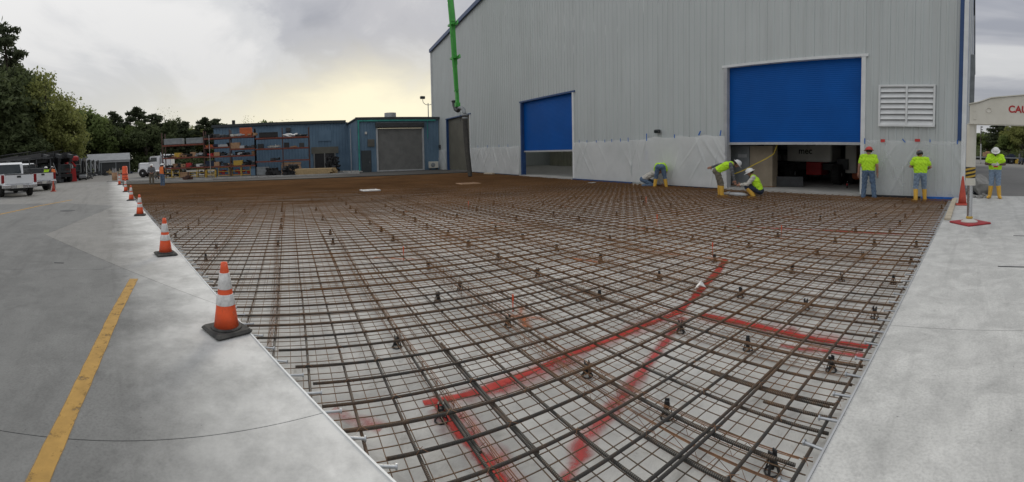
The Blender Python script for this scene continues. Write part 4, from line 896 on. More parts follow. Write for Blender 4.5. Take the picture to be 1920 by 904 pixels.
# ------------------------------------------------------------------ storage racks with their load
RX = -45.6; RD = 1.2
posts = [-13.3,-8.75,-6.0,-3.4,-.55,2.2]; levels = [[1.12,2.2,3.55],[1.1,2.15,3.1,4.05],[1.1,2.15,2.85,4.1],[1.45,2.75,3.85],[1.5,2.75,3.85]]
def rack(name, label, i0, i1, tops):
    t = thing(name, label, 'storage rack', (RX,(posts[i0]+posts[i1])/2,0)); cy = (posts[i0]+posts[i1])/2
    for i in range(i0, i1+1):
        for dx in (-RD/2,RD/2):
            q = B(); q.box((dx,posts[i]-cy,tops/2),(.10,.10,tops)); q.obj('upright', 'rackpost', t)
        q = B(); [q.bar((-RD/2,posts[i]-cy,.3+k*.8),(RD/2,posts[i]-cy,.3+(k+1)*.8), .04, .04) for k in range(5)]; q.obj('brace', 'rackpost', t)
    for i in range(i0, i1):
        for z in levels[i]:
            for dx in (-RD/2,RD/2):
                q = B(); q.box((dx+(.06 if dx > 0 else -.06),(posts[i]+posts[i+1])/2-cy,z-.07),(.05,posts[i+1]-posts[i]-.04,.14)); q.obj('beam', 'rackorange', t)
            q = B(); q.box((0,(posts[i]+posts[i+1])/2-cy,z-.02),(RD,posts[i+1]-posts[i]-.1,.03)); q.obj('deck', 'rackpost', t)
rack('storage_rack', 'tall orange and brown storage rack, the longer left one', 0, 3, 4.85)
rack('storage_rack', 'orange beam storage rack with open bays, the right one', 3, 5, 4.8)
rg = random.Random(77); BAY = ['first','second','third','fourth','fifth']; LEV = ['ground','lowest shelf','second shelf','third shelf','top shelf']
def item(i, lv, yc, kind, mname, w_, h_, d_=.9, cnt=[0]):
    z = 0 if lv == 0 else levels[i][lv-1]; y = posts[i]+(posts[i+1]-posts[i])*yc; q = B(); cnt[0] += 1
    dsc = {'crate':'slatted crate','bin':'steel bin','pile':'loose pile of parts','sheets':'stack of sheets','frame':'tube frame stillage','box':'box','rolls':'bundle of rolled sheeting','coil':'coiled hose'}[kind]
    colw = {'grey':'grey','black':'black','darkgrey':'dark','orange':'orange','plywood':'brown','yellow':'yellow','red':'red','hatwhite':'white','wood':'timber','navy':'navy','lightgrey':'pale grey','bluewall':'blue','offwhite':'cream','green':'green'}[mname]
    t = thing({'rolls':'sheeting_bundle','pile':'parts_pile','frame':'stillage','bin':'steel_bin','box':'storage_box','crate':'wooden_crate','sheets':'sheet_stack','coil':'hose_coil'}[kind], '%s %s on %s, %s rack bay from left, %s' % (colw, dsc, LEV[lv], BAY[i], 'far left' if yc < .18 else 'left' if yc < .4 else 'far right' if yc > .84 else 'right' if yc > .62 else 'middle'), dsc.split()[-1] if kind not in ('sheets','pile','rolls','frame') else {'sheets':'sheet stack','pile':'parts pile','rolls':'sheeting','frame':'stillage'}[kind], (RX+.1+rg.uniform(-.05,.05),y,z+.0))
    if kind == 'bin':
        for s in (-1,1): q.box((s*d_/2,0,h_/2+.05),(.04,w_,h_))
        for s in (-1,1): q.box((0,s*w_/2,h_/2+.05),(d_,.04,h_))
        q.box((0,0,.07),(d_,w_,.04)); q.obj('walls', mname, t); q = B(); [q.box((0,s*w_*.35,.025),(d_*.9,.08,.05)) for s in (-1,1)]; q.box((d_/2+.03,0,h_*.9),(.03,w_*1.02,.05)); q.obj('rim', mname, t)
    elif kind == 'box':
        q.box((0,0,h_/2),(d_,w_,h_),bev=.02); q.obj('body', mname, t); q = B(); q.box((.02,0,h_+.01),(d_*.9,w_*1.02,.03)); q.obj('lid', mname, t)
    elif kind == 'crate':
        for k in range(4): q.box((d_/2,0,h_*(.12+.25*k)),(.03,w_,h_*.17)); q.box((-d_/2,0,h_*(.12+.25*k)),(.03,w_,h_*.17))
        q.obj('slats', mname, t); q = B(); [q.box((a*d_*.46,s*w_*.47,h_/2),(.07,.07,h_)) for a in (-1,1) for s in (-1,1)]; q.box((0,0,.03),(d_*.9,w_*.9,.05)); q.obj('posts', mname, t)
    elif kind == 'frame':
        for a in (-1,1):
            for s in (-1,1): q.box((a*d_*.45,s*w_/2,h_/2),(.06,.06,h_))
        for z_ in (.12,h_*.55,h_-.03):
            for a in (-1,1): q.box((a*d_*.45,0,z_),(.05,w_,.05))
            for s in (-1,1): q.box((0,s*w_/2,z_),(d_*.9,.05,.05))
        q.obj('tube_frame', mname, t); q = B(); q.box((0,0,.16),(d_*.8,w_*.9,.03)); [q.box((rg.uniform(-.2,.3),rg.uniform(-.4,.4)*w_,.3+rg.uniform(0,.3)*h_),(.3,w_*.3,.25),bev=.03) for _ in range(4)]; q.obj('load', rg.choice(['darkgrey','black','red','grey']), t)
    elif kind == 'sheets':
        for k in range(5): q.box((rg.uniform(-.03,.03),rg.uniform(-.05,.05),h_*(k+.5)/5),(d_,w_*rg.uniform(.85,1),h_/5*.85))
        q.obj('sheets', mname, t)
    elif kind == 'rolls':
        for k in range(5):
            pts = [(rg.uniform(-.25,.25)+.04*math.sin(3*u),-w_/2+w_*u/8,h_*(.25+.12*k)+.06*math.sin(u*1.3+k)) for u in range(9)]; q.tube(pts, h_*.16, 7)
        q.obj('rolls', mname, t)
    elif kind == 'coil':
        for k in range(4): q.tube([(.3*math.cos(a),w_*.4*math.sin(a),.06+.1*k) for a in np.linspace(0,6.28,15)], .055, 6)
        q.obj('coils', mname, t)
    else:
        for k in range(11):
            if k % 3 == 0: q.cyl((rg.uniform(-.4,.4),-w_/2+w_*rg.random(),h_*rg.uniform(.1,.8)),(rg.uniform(-.4,.5),-w_/2+w_*rg.random(),h_*rg.uniform(.1,.9)), rg.uniform(.03,.08), None, 7)
            else: q.box((rg.uniform(-.3,.4),-w_/2+w_*rg.random(),h_*rg.uniform(.15,.5)),(rg.uniform(.2,.5),rg.uniform(.15,.45),h_*rg.uniform(.2,.6)),rz=rg.uniform(0,3))
        q.obj('pieces', mname, t)
    return t
for a in [(0,3,.27,'bin','grey',2.0,.62),(0,3,.78,'bin','grey',1.8,.58),(0,2,.12,'pile','darkgrey',.8,.5),(0,2,.36,'box','yellow',.7,.45),(0,2,.58,'pile','black',1.2,.5),(0,2,.85,'pile','lightgrey',.9,.55),
          (0,1,.15,'pile','black',.9,.45),(0,1,.45,'pile','darkgrey',1.0,.5),(0,1,.62,'box','red',.6,.42),(0,1,.88,'sheets','hatwhite',.7,.3),(0,0,.10,'frame','yellow',.9,1.0),(0,0,.30,'frame','yellow',.8,.95),(0,0,.52,'bin','plywood',1.0,.55),(0,0,.70,'frame','yellow',.9,.6),(0,0,.90,'frame','yellow',.8,.9),
          (1,4,.25,'pile','black',1.0,.55),(1,4,.75,'pile','darkgrey',1.1,.42),(1,3,.2,'pile','orange',.8,.4),(1,3,.7,'sheets','lightgrey',1.2,.25),(1,2,.3,'pile','red',1.0,.5),(1,2,.75,'pile','black',1.0,.45),(1,1,.2,'bin','navy',.9,.55),(1,1,.65,'pile','darkgrey',1.1,.6),(1,0,.22,'frame','yellow',1.0,.75),(1,0,.72,'frame','yellow',1.1,.95),
          (2,4,.2,'pile','offwhite',.8,.35),(2,4,.65,'box','orange',1.25,.85),(2,3,.2,'box','plywood',1.0,.6),(2,3,.7,'pile','darkgrey',1.0,.4),(2,2,.5,'pile','black',2.0,.45),(2,1,.3,'box','yellow',1.0,.5),(2,1,.75,'pile','black',1.0,.55),(2,0,.2,'frame','yellow',1.0,1.0),(2,0,.6,'frame','yellow',.9,1.0),(2,0,.9,'box','bluewall',.6,.7),
          (3,3,.5,'bin','black',1.9,.5),(3,2,.2,'box','black',.6,.45),(3,2,.7,'pile','offwhite',1.0,.4),(3,1,.75,'pile','darkgrey',.8,.4),(3,0,.25,'bin','grey',1.3,.8),(3,0,.72,'coil','black',1.2,.5),
          (4,3,.3,'rolls','hatwhite',1.5,.4),(4,3,.75,'pile','black',1.1,.3),(4,2,.15,'box','black',.55,.5),(4,2,.72,'box','darkgrey',.5,.42),(4,2,.42,'pile','plywood',.5,.2),(4,0,.3,'sheets','plywood',2.3,1.25)]: item(*a)
for i in range(3):
    for lv in range(1, len(levels[i])+1):
        for yc in (.27,.47,.73,.95) if i == 0 else (.47,.95):
            nm = rg.choice(['darkgrey','black','plywood','grey','plywood','lightgrey','navy','darkgrey']); k_ = rg.choice(['pile','pile','box','coil'])
            if lv < len(levels[i]) or i: item(i, lv, yc+rg.uniform(-.02,.02), k_, nm, rg.uniform(.5,.8), rg.uniform(.25,.5))
t = thing('timber_pile', 'long low pile of sawn pale timber before the racks', 'timber pile', (-40.8,2.6,0), R(90)-.32)
for r_ in range(5):
    for k in range(7):
        q = B(); q.box((rg.uniform(-.25,.25),-.6+.2*k+rg.uniform(-.02,.02),.07+.12*r_),(3.6*rg.uniform(.85,1.05),.18,.10)); q.obj('board', 'wood', t)
def blackheap(loc, label, sx, h):
    t = thing('scrap_heap', label, 'scrap heap', loc); q = B()
    for k in range(26): q.box((rg.uniform(-.6,.6)*sx,rg.uniform(-.7,.7)*sx,h*rg.random()**1.5*.8+.1),(rg.uniform(.2,.6),rg.uniform(.2,.6),rg.uniform(.15,.4)),rot=Matrix.Rotation(rg.uniform(0,3),3,'Z')@Matrix.Rotation(rg.uniform(-.5,.5),3,'X'))
    q.obj('blocks', 'black', t); q = B()
    for k in range(5): a = rg.uniform(0,6); q.tube([(.5*sx*math.cos(a+u*.5),.6*sx*math.sin(a+u*.4),.2+h*.7*abs(math.sin(u*.6+k))) for u in range(6)], .05, 6)
    q.obj('hoses', 'rubber', t)
blackheap((-42.0,.2,0), 'heap of black rubber and steel left of the timber pile', .8, 1.0)
blackheap((-45.5,4.6,0), 'tall heap of black hoses by the open bay of the workshop', .9, 2.1)
blackheap((-44.5,-1.6,0), 'low dark heap of parts under the right rack', .8, .7)
q = B()
for k in range(14): q.box((rg.uniform(-.5,.5),rg.uniform(-.9,.9),.06+.1*rg.random()),(rg.uniform(.2,.5),rg.uniform(.2,.6),.1),rz=rg.uniform(0,3))
tag(q.obj('rubble_pile', 'conc_plain', None, (-42.6,6.2,0)), 'pale low rubble pile at the workshop corner', 'rubble')
t = thing('survey_rod', 'tall thin pale rod standing before the racks', 'rod', (-40.4,-7.3,0)); q = B(); q.cyl((0,0,.0),(.25,0,4.1), .028, .02, 6); q.obj('rod', 'lightgrey', t); q = B(); q.box((0,0,.4),(.5,1.0,.05)); [q.box((x,y,.4),(.05,.05,.85)) for x in (-.3,.3) for y in (-.45,.45)]; [q.box((s*.3,0,z),(.05,.95,.05)) for z in (.05,.8) for s in (-1,1)]; q.obj('base_frame', 'yellow', t)
q = B(); [q.box((rg.uniform(-.3,.3),rg.uniform(-.3,.3),.15+.2*rg.random()),(.3,.3,.25),rz=rg.uniform(0,3)) for _ in range(6)]; q.cyl((0,0,0),(0,.1,.75), .06, None, 7); tag(q.obj('compactor', 'rackpost', None, (-37.6,-8.9,0)), 'small rusty plate compactor near the thin kerb', 'compactor')
# ------------------------------------------------------------------ vehicles
def pickup(label, loc, rz, loadm):
    t = thing('pickup_truck', label, 'pickup', loc, rz, 'parked pickups'); t.scale = (1.07,1.07,1.09)      # nose along +Y, tail at y=0
    q = B(); 
    for s in (-1,1): q.box((s*.93,1.15,.90),(.12,2.3,.56),bev=.05); q.box((s*.93,4.55,.86),(.14,2.1,.52),bev=.06)
    q.box((0,3.0,.75),(1.9,1.9,.30)); q.box((0,1.15,.66),(1.8,2.25,.08)); q.box((0,2.28,.92),(1.8,.06,.52)); q.obj('body', 'white', t)
    q = B(); q.box((0,.03,.93),(1.52,.07,.50),bev=.025); tg = q.obj('tailgate', 'white', t); q = B(); q.box((0,-.015,1.07),(.22,.03,.10)); q.obj('handle', 'black', tg); q = B(); q.box((0,.03,1.19),(1.54,.09,.035)); q.obj('cap_rail', 'black', tg)
    for s in (-1,1): q = B(); q.box((s*.88,-.0,.96),(.17,.06,.44),bev=.02); q.obj('tail_light', 'tail', t)
    q = B(); q.box((0,-.07,.55),(1.0,.14,.16)); [q.box((s*.70,-.08,.57),(.50,.18,.20),bev=.03) for s in (-1,1)]; bp = q.obj('rear_bumper', 'chrome', t); q = B(); q.box((0,-.155,.57),(.31,.012,.16)); q.obj('licence_plate', 'offwhite', bp)
    q = B(); prof = [(2.32,.95),(2.45,1.75),(2.7,1.86),(3.6,1.86),(3.9,1.80),(4.7,1.12),(4.7,.95)]; T = Matrix(((0,0,1),(1,0,0),(0,1,0))); q.prism(prof, -.80, .80, 0, T); cb = q.obj('cab', 'white', t)
    q = B(); q.add([(-.68,2.335,1.22),(.68,2.335,1.22),(.62,2.425,1.74),(-.62,2.425,1.74)], [(0,1,2,3)]); q.obj('rear_window', 'glass', cb)
    for s in (-1,1):
        q = B(); q.add([(s*.806,2.75,1.2),(s*.806,4.45,1.2),(s*.806,3.85,1.72),(s*.806,2.72,1.74)], [(0,1,2,3)]); q.obj('side_window', 'glass', cb)
        q = B(); q.box((s*1.0,4.2,1.25),(.22,.12,.2),bev=.03); q.obj('mirror', 'black', t)
    q = B(); q.box((0,5.1,1.02),(1.7,1.3,.24),bev=.08); q.obj('bonnet', 'white', t); q = B(); q.box((0,5.8,.72),(1.8,.12,.5),bev=.04); q.obj('grille', 'chrome', t)
    q = B(); q.box((0,2.8,.42),(.9,5.2,.2)); q.cyl((-.2,.1,.40),(-.2,.5,.40), .04, None, 8); q.obj('underbody', 'black', t)
    for x in (-.80,.80):
        for y in (1.05,4.75): wheel(t, (x,y,.37), .37, .26, 'X', 0)
    if loadm:
        q = B(); q.box((-.0,1.5,1.35),(1.3,1.2,.3),bev=.05); q.box((.3,1.9,1.6),(.4,.3,.4),bev=.05); q.box((-.4,1.9,1.5),(.5,.5,.3),bev=.06); q.obj('bed_load', loadm, t)
        q = B(); 
        for x in (-.8,.8): [q.box((x,y,1.62),(.06,.06,1.0)) for y in (.3,2.2)]; q.box((x,2.6,2.14),(.07,5.2,.07))
        for y in (.3,1.4,2.2,4.2): q.box((0,y,2.14),(1.66,.06,.06))
        q.obj('ladder_rack', 'darkgrey', t)
    return t
pickup('white pickup with its tailgate towards the camera at the left edge', (*pol(35,24.8).xy,0), R(138), None)
pickup('second white pickup parked beyond the first one', (*pol(80,30.5).xy,0), R(152), 'darkgrey')
# white road tractor
t = thing('semi_truck', 'white long nosed road tractor parked left of the racks', 'truck', (-53,-15.6,0), R(180))     # nose towards -Y : local +Y
q = B(); q.box((0,2.35,1.35),(1.05,1.5,.95),bev=.12); q.obj('bonnet', 'white', t); q = B(); q.box((0,3.12,1.25),(.95,.08,.85)); q.obj('grille', 'chrome', t)
q = B(); q.prism([(0.2,.85),(1.62,.85),(1.62,1.85),(1.40,2.55),(.2,2.62)], -.95, .95, 0, Matrix(((0,0,1),(1,0,0),(0,1,0)))); cb = q.obj('cab', 'white', t)
for s in (-1,1):
    q = B(); q.add([(s*.956,.55,1.9),(s*.956,1.45,1.9),(s*.956,1.32,2.42),(s*.956,.55,2.42)], [(0,1,2,3)]); q.obj('side_window', 'glass', cb)
    q = B(); q.prism([(1.6,.62),(3.1,.62),(3.05,1.0),(2.75,1.18),(2.2,1.18),(1.8,.95)], s*.55-.0, s*1.05, 0, Matrix(((0,0,1),(1,0,0),(0,1,0)))); q.obj('front_wing', 'white', t)
    q = B(); q.cyl((s*1.02,-.02,.9),(s*1.02,-.02,3.0), .085, None, 10); q.obj('exhaust_stack', 'chrome', t)
    q = B(); q.box((s*1.15,1.5,2.1),(.1,.16,.5)); q.obj('mirror', 'black', t)
    q = B(); q.cyl((s*.9,.1,.65),(s*.9,1.3,.65), .3, None, 14); q.obj('fuel_tank', 'chrome', t)
    wheel(t, (s*.95,2.45,.52), .52, .3, 'X', 0, rm_='chrome'); wheel(t, (s*.85,-2.2,.52), .52, .5, 'X', 0)
q = B(); q.box((0,-.6,1.75),(1.9,1.3,2.0),bev=.1); q.obj('sleeper', 'white', t); q = B(); q.box((0,.2,.75),(.9,5.6,.3)); q.obj('frame', 'black', t)
q = B(); q.add([(-.85,1.66,1.9),(.85,1.66,1.9),(.78,1.47,2.45),(-.78,1.47,2.45)], [(0,1,2,3)]); q.obj('windscreen', 'glass', cb)
# machines parked in rows at the left
def crane(loc, rz, label, accent, boomlen=7.0):
    t = thing('boom_crane', label, 'crane', loc, rz, 'folded boom cranes at the left')
    q = B(); q.box((0,0,.75),(5.6,1.9,.35)); [q.box((x,s*1.0,.55),(.3,.5,.6)) for x in (-2,2) for s in (-1,1)]; q.obj('chassis', 'black', t)
    for x in (-2.1,-1.0,2.1):
        for y in (-.95,.95): wheel(t, (x,y,.48), .48, .3, 'Y', 0, rm_='darkgrey')
    q = B(); q.box((-1.2,0,1.5),(2.0,1.6,1.1),bev=.12); q.box((.9,0,1.35),(1.2,1.4,.7),bev=.1); q.obj('turret', 'black', t)
    q = B(); q.bar((-2.6,.0,2.75),(boomlen-2.6,.0,2.95), .55, .62); q.bar((-2.2,.65,2.3),(boomlen-3.2,.65,2.45), .35, .4); q.obj('boom', 'black', t)
    q = B(); q.bar((boomlen-2.7,0,2.95),(boomlen-1.6,0,2.75), .34, .36); q.obj('boom_tip', 'darkgrey', t); q = B(); q.bar((-2.6,-.62,2.6),(1.5,-.62,1.7), .28, .3); q.obj('jib', 'darkgrey', t)
    for k in range(9): x = -2.2+.55*k; q = B(); q.tube([(x,-.7,1.0),(x+.15,-.85,1.7),(x+.05,-.75,2.3),(x+.3,-.3,2.8)], .05, 6); q.obj('hose', 'rubber', t)
    for k in range(4): q = B(); q.box((-1.6+1.05*k,-1.02,1.35+.2*(k % 2)),(.5,.18,.7+.3*(k % 2)),bev=.04); q.obj('locker', ('darkgrey','black','grey','red')[k], t)
    for x in (-2.3,.3,2.0): q = B(); q.box((x,-1.15,.75),(.22,.22,1.5)); q.obj('outrigger', 'darkgrey', t)
    q = B(); [q.bar((-2.2+.5*k,.1,3.1),(-1.95+.5*k,.1,3.5), .05, .05) for k in range(8)]; q.bar((-2.4,.1,3.5),(2.1,.1,3.56), .08, .08); q.bar((-2.4,.1,3.1),(2.1,.1,3.12), .08, .08); q.obj('lattice_jib', 'black', t)
    
    for s in (-1,1): q = B(); q.cyl((-1.6,s*.35,1.7),(.8,s*.35,2.6), .09, None, 8); q.obj('ram', 'grey', t)
    q = B(); q.box((2.4,0,1.5),(.9,1.6,1.0),bev=.1); cbn = q.obj('cab', 'darkgrey', t); q = B(); q.box((2.87,0,1.6),(.02,1.3,.6)); q.obj('window', 'glass', cbn)
crane((*pol(42,50).xy,0), R(62), 'dark folded crane with long boom over the nearest pickup', 'red', 7.6)
crane((*pol(72,50).xy,0), R(58), 'dark folded crane behind the second pickup', 'red', 7.2)
crane((*pol(101,50.5).xy,0), R(55), 'dark folded crane left of the red boom', 'red', 6.4)
crane((*pol(14,54).xy,0), R(60), 'dark folded crane mostly hidden behind the nearest pickup', 'red', 6.5)
crane((*pol(126,57).xy,0), R(50), 'dark crane farthest right in the crane row, beside the knuckle booms', 'red', 5.5)
def knuckle(loc, rz, label, accent):
    t = thing('knuckle_boom', label, 'crane', loc, rz, 'upright knuckle booms in a row')
    q = B(); q.box((0,0,.2),(1.2,1.2,.4)); q.box((0,0,.55),(.7,.9,.4),bev=.05); q.obj('base', 'darkgrey', t)
    q = B(); q.box((0,-.42,1.6),(.34,.32,2.4),bev=.03); q.obj('column', accent, t); q = B(); q.bar((0,-.3,2.7),(.05,.5,2.3), .3, .32); q.bar((.05,.5,2.4),(.12,.45,.6), .26, .28); q.obj('folded_arm', 'black', t)
    q = B(); q.cyl((0,-.2,1.0),(.05,.25,2.2), .07, None, 8); q.obj('ram', 'chrome', t); q = B()
    for k in range(4): q.tube([(.18,-.35+.2*k,.6),(.3,-.25+.2*k,1.3),(.28,-.1+.15*k,2.0),(.1,-.2+.2*k,2.75)], .035, 5)
    q.obj('hoses', 'rubber', t); 
    for s in (-1,1): q = B(); q.bar((s*.5,0,.2),(s*1.1,.1,.1), .16, .16); q.obj('stabiliser', accent, t)
acc = ['grey','grey','lightgrey','grey','lightgrey','grey','lightgrey','grey','grey']
for k in range(9):
    p_ = pol(140+8.6*k, 56+5.2*k); knuckle((p_.x,p_.y,0), R(-115+7*(k % 3)), 'upright knuckle boom with pale column, %s in the row from the left' % 'first second third fourth fifth sixth seventh eighth ninth'.split()[k], acc[k])
for k, px in enumerate((104,113,121,131,146,158)):
    p_ = pol(px, 47.5+2*k); knuckle((p_.x,p_.y,0), R(-118+9*k), 'dark upright boom among the cranes, %s from the left' % ORD[k], ('darkgrey','black','red','grey','darkgrey','black')[k])
t = thing('red_boom', 'bright red folded boom at the end of the dark cranes', 'crane', (*pol(136,50).xy,0), R(-118)); q = B(); q.prism([(-.35,0),(.65,0),(.35,1.1),(.1,1.5),(-.2,1.5)], -.3, .3, 0, Matrix(((0,0,1),(1,0,0),(0,1,0)))); q.obj('outrigger_stack', 'red', t); q = B(); q.box((0,.15,2.6),(.9,1.6,.55),bev=.12); q.bar((0,-.4,1.7),(0,.3,2.5), .2, .2); q.obj('head', 'red', t)
t = thing('trolley', 'low grey trolley by the red boom', 'trolley', (*pol(155,54).xy,0), .4); q = B(); q.box((0,0,.45),(1.4,.9,.4),bev=.06); q.obj('body', 'grey', t); [wheel(t, (x,y,.2), .2, .14, 'Y', 0) for x in (-.5,.5) for y in (-.4,.4)]
# open shed
sp = pol(204,86); t = thing('open_shed', 'open sided shed with a grey metal roof before the trees', 'shed', (sp.x,sp.y,0), math.atan2(-30.2+37.55,-79.4+76.3)+math.pi)
q = B(); 
q.prism([(-4.3,2.55),(4.3,2.55),(3.7,4.05),(-3.9,4.05)], 0, .01, 0, Matrix(((1,0,0),(0,0,-1),(0,1,0)))) if 0 else None
for s in (-1,1): q.add([(-4.2,s*2.6,2.75),(4.2,s*2.6,2.75),(4.2,0,4.1),(-4.2,0,4.1),(-4.2,s*2.6,2.69),(4.2,s*2.6,2.69),(4.2,0,4.04),(-4.2,0,4.04)], [(0,1,2,3),(7,6,5,4),(0,4,5,1),(1,5,6,2),(3,2,6,7),(0,3,7,4)])
q.obj('roof', 'shedroof', t)
for x in (-4,-1.4,1.4,4):
    for y in (-2.4,2.4): q = B(); q.box((x,y,1.36),(.14,.14,2.72)); q.obj('post', 'grey', t)
for y in (-2.45,2.45): q = B(); q.box((0,y,2.5),(8.2,.12,.36)); q.obj('eave_beam', 'lightgrey', t)
q = B(); q.box((0,2.3,1.2),(8,.08,2.4)); q.obj('back_wall', 'darkgrey', t)
for k in range(6):
    p_ = pol(196+9*k, 76+2*k); q = B()
    for _ in range(5): q.box((rg.uniform(-.4,.4),rg.uniform(-.4,.4),rg.uniform(.15,.6)),(rg.uniform(.3,.7),rg.uniform(.3,.7),rg.uniform(.3,.6)),rz=rg.uniform(0,3))
    q.cyl((0,0,0),(.3,.2,1.1), .06, None, 6); tag(q.obj('yard_scrap', ('darkgrey','wood','grey','formwood','wood','navy')[k], None, (p_.x,p_.y,0)), '%s heap of yard material in front of the shed, %s from the left' % (('dark','timber','grey','pale','timber','navy')[k], 'first second third fourth fifth sixth'.split()[k]), 'yard heap')
# far right: flatbed trailers, poles
t = thing('flatbed_trailer', 'low flatbed trailer beyond the worker at the right', 'trailer', (4.4,84,0), R(4)); q = B(); q.box((0,0,1.15),(9,2.4,.22)); q.obj('deck', 'grey', t); q = B(); q.box((4.2,0,1.6),(.15,2.3,.8)); q.obj('headboard', 'darkgrey', t)
for x in (1.2,2.4): 
    for y in (-1,1): wheel(t, (x,y,.5), .5, .4, 'Y', 0)
q = B(); q.box((-.5,0,.9),(8,.9,.25)); q.obj('beam', 'black', t)
for k, (x, w_, h_, mn) in enumerate(((2.2,1.6,.8,'plywood'),(6.0,2.0,1.2,'darkgrey'),(8.1,1.5,.9,'yellow'),(7.2,1.8,1.7,'navy'))):
    q = B(); q.box((0,0,h_/2),(w_,1.4,h_),bev=.05); q.box((.1,0,h_+.12),(w_*.5,.9,.24),bev=.05); tag(q.obj('yard_load', mn, None, (x,84+(5 if k else 0),1.26 if k == 0 else 0)), ('brown load on the flatbed trailer','dark load behind the flatbed trailer','yellow load far right beyond the trailer','navy crate among the loads beyond the trailer')[k], 'load')
t = thing('dark_forklift', 'dark forklift at the right edge beyond the trailer', 'forklift', (9.0,80,0), .3); q = B(); q.box((0,0,.8),(1.5,2.2,.8),bev=.1); q.obj('body', 'navy', t); q = B(); [q.box((x,y,1.7),(.08,.08,1.3)) for x in (-.6,.6) for y in (-.6,.6)]; q.box((0,0,2.35),(1.4,1.5,.08)); q.obj('guard', 'black', t); [B().box((x,-1.2,1.6),(.12,.15,3.0)).obj('mast', 'darkgrey', t) for x in (-.4,.4)]; [wheel(t, (x,y,.4), .4, .3, 'X', 0) for x in (-.7,.7) for y in (-.7,.7)]
t = thing('utility_pole', 'thin pale pole just right of the warehouse far corner', 'pole', (.95,80,0)); q = B(); q.cyl((0,0,0),(0,0,3.6), .12, .1, 8); q.obj('shaft', 'lightgrey', t); q = B(); q.lathe([(.16,0),(.16,.3),(.12,.32)], n=8); q.obj('footing', 'conc_plain', t)
t = thing('utility_pole', 'tall dark pole with lamps at the warehouse far corner', 'pole', (1.2,110,0)); q = B(); q.cyl((0,0,0),(0,0,8.8), .14, .09, 8); q.obj('shaft', 'bark', t); q = B(); [B().box((.25,0,z),(.5,.25,.22)).obj('lamp', 'darkgrey', t) for z in (8.6,7.9,7.1)]
# ------------------------------------------------------------------ people
def capsule(bb, p0, p1, r0, r1, n=10):
    p0, p1 = Vector(p0), Vector(p1); d = p1-p0
    if d.length < 1e-5: d = Vector((0,0,1e-3)); p1 = p0+d
    d.normalize(); a = d.orthogonal().normalized(); c = d.cross(a); rings = []
    for k in range(4): t = -math.pi/2+math.pi/2*k/3*.999; rings.append((p0+d*r0*math.sin(t), max(1e-4,r0*math.cos(t))))
    for k in range(4): t = math.pi/2*k/3; rings.append((p1+d*r1*math.sin(t), max(1e-4,r1*math.cos(t))))
    vs = []
    for p, r in rings: vs += [p+(a*math.cos(2*math.pi*i/n)+c*math.sin(2*math.pi*i/n))*r for i in range(n)]
    m = len(rings); fs = [(k*n+i,k*n+(i+1)%n,(k+1)*n+(i+1)%n,(k+1)*n+i) for k in range(m-1) for i in range(n)]+[tuple(range(n-1,-1,-1)),tuple(range((m-1)*n,m*n))]
    bb.add(vs, fs)
BASE = dict(pelvis=(0,0,.97), chest=(0,.01,1.30), neck=(0,0,1.46), head=(0,.02,1.60), face=(0,1,-.05),
    shl=(-.19,0,1.41), shr=(.19,0,1.41), ell=(-.25,-.03,1.13), elr=(.25,-.03,1.13), wrl=(-.27,.04,.88), wrr=(.27,.04,.88),
    hpl=(-.095,0,.92), hpr=(.095,0,.92), knl=(-.11,.02,.50), knr=(.11,.02,.50), anl=(-.12,-.01,.10), anr=(.12,-.01,.10), tol=(-.14,.16,.045), tor=(.14,.16,.045))
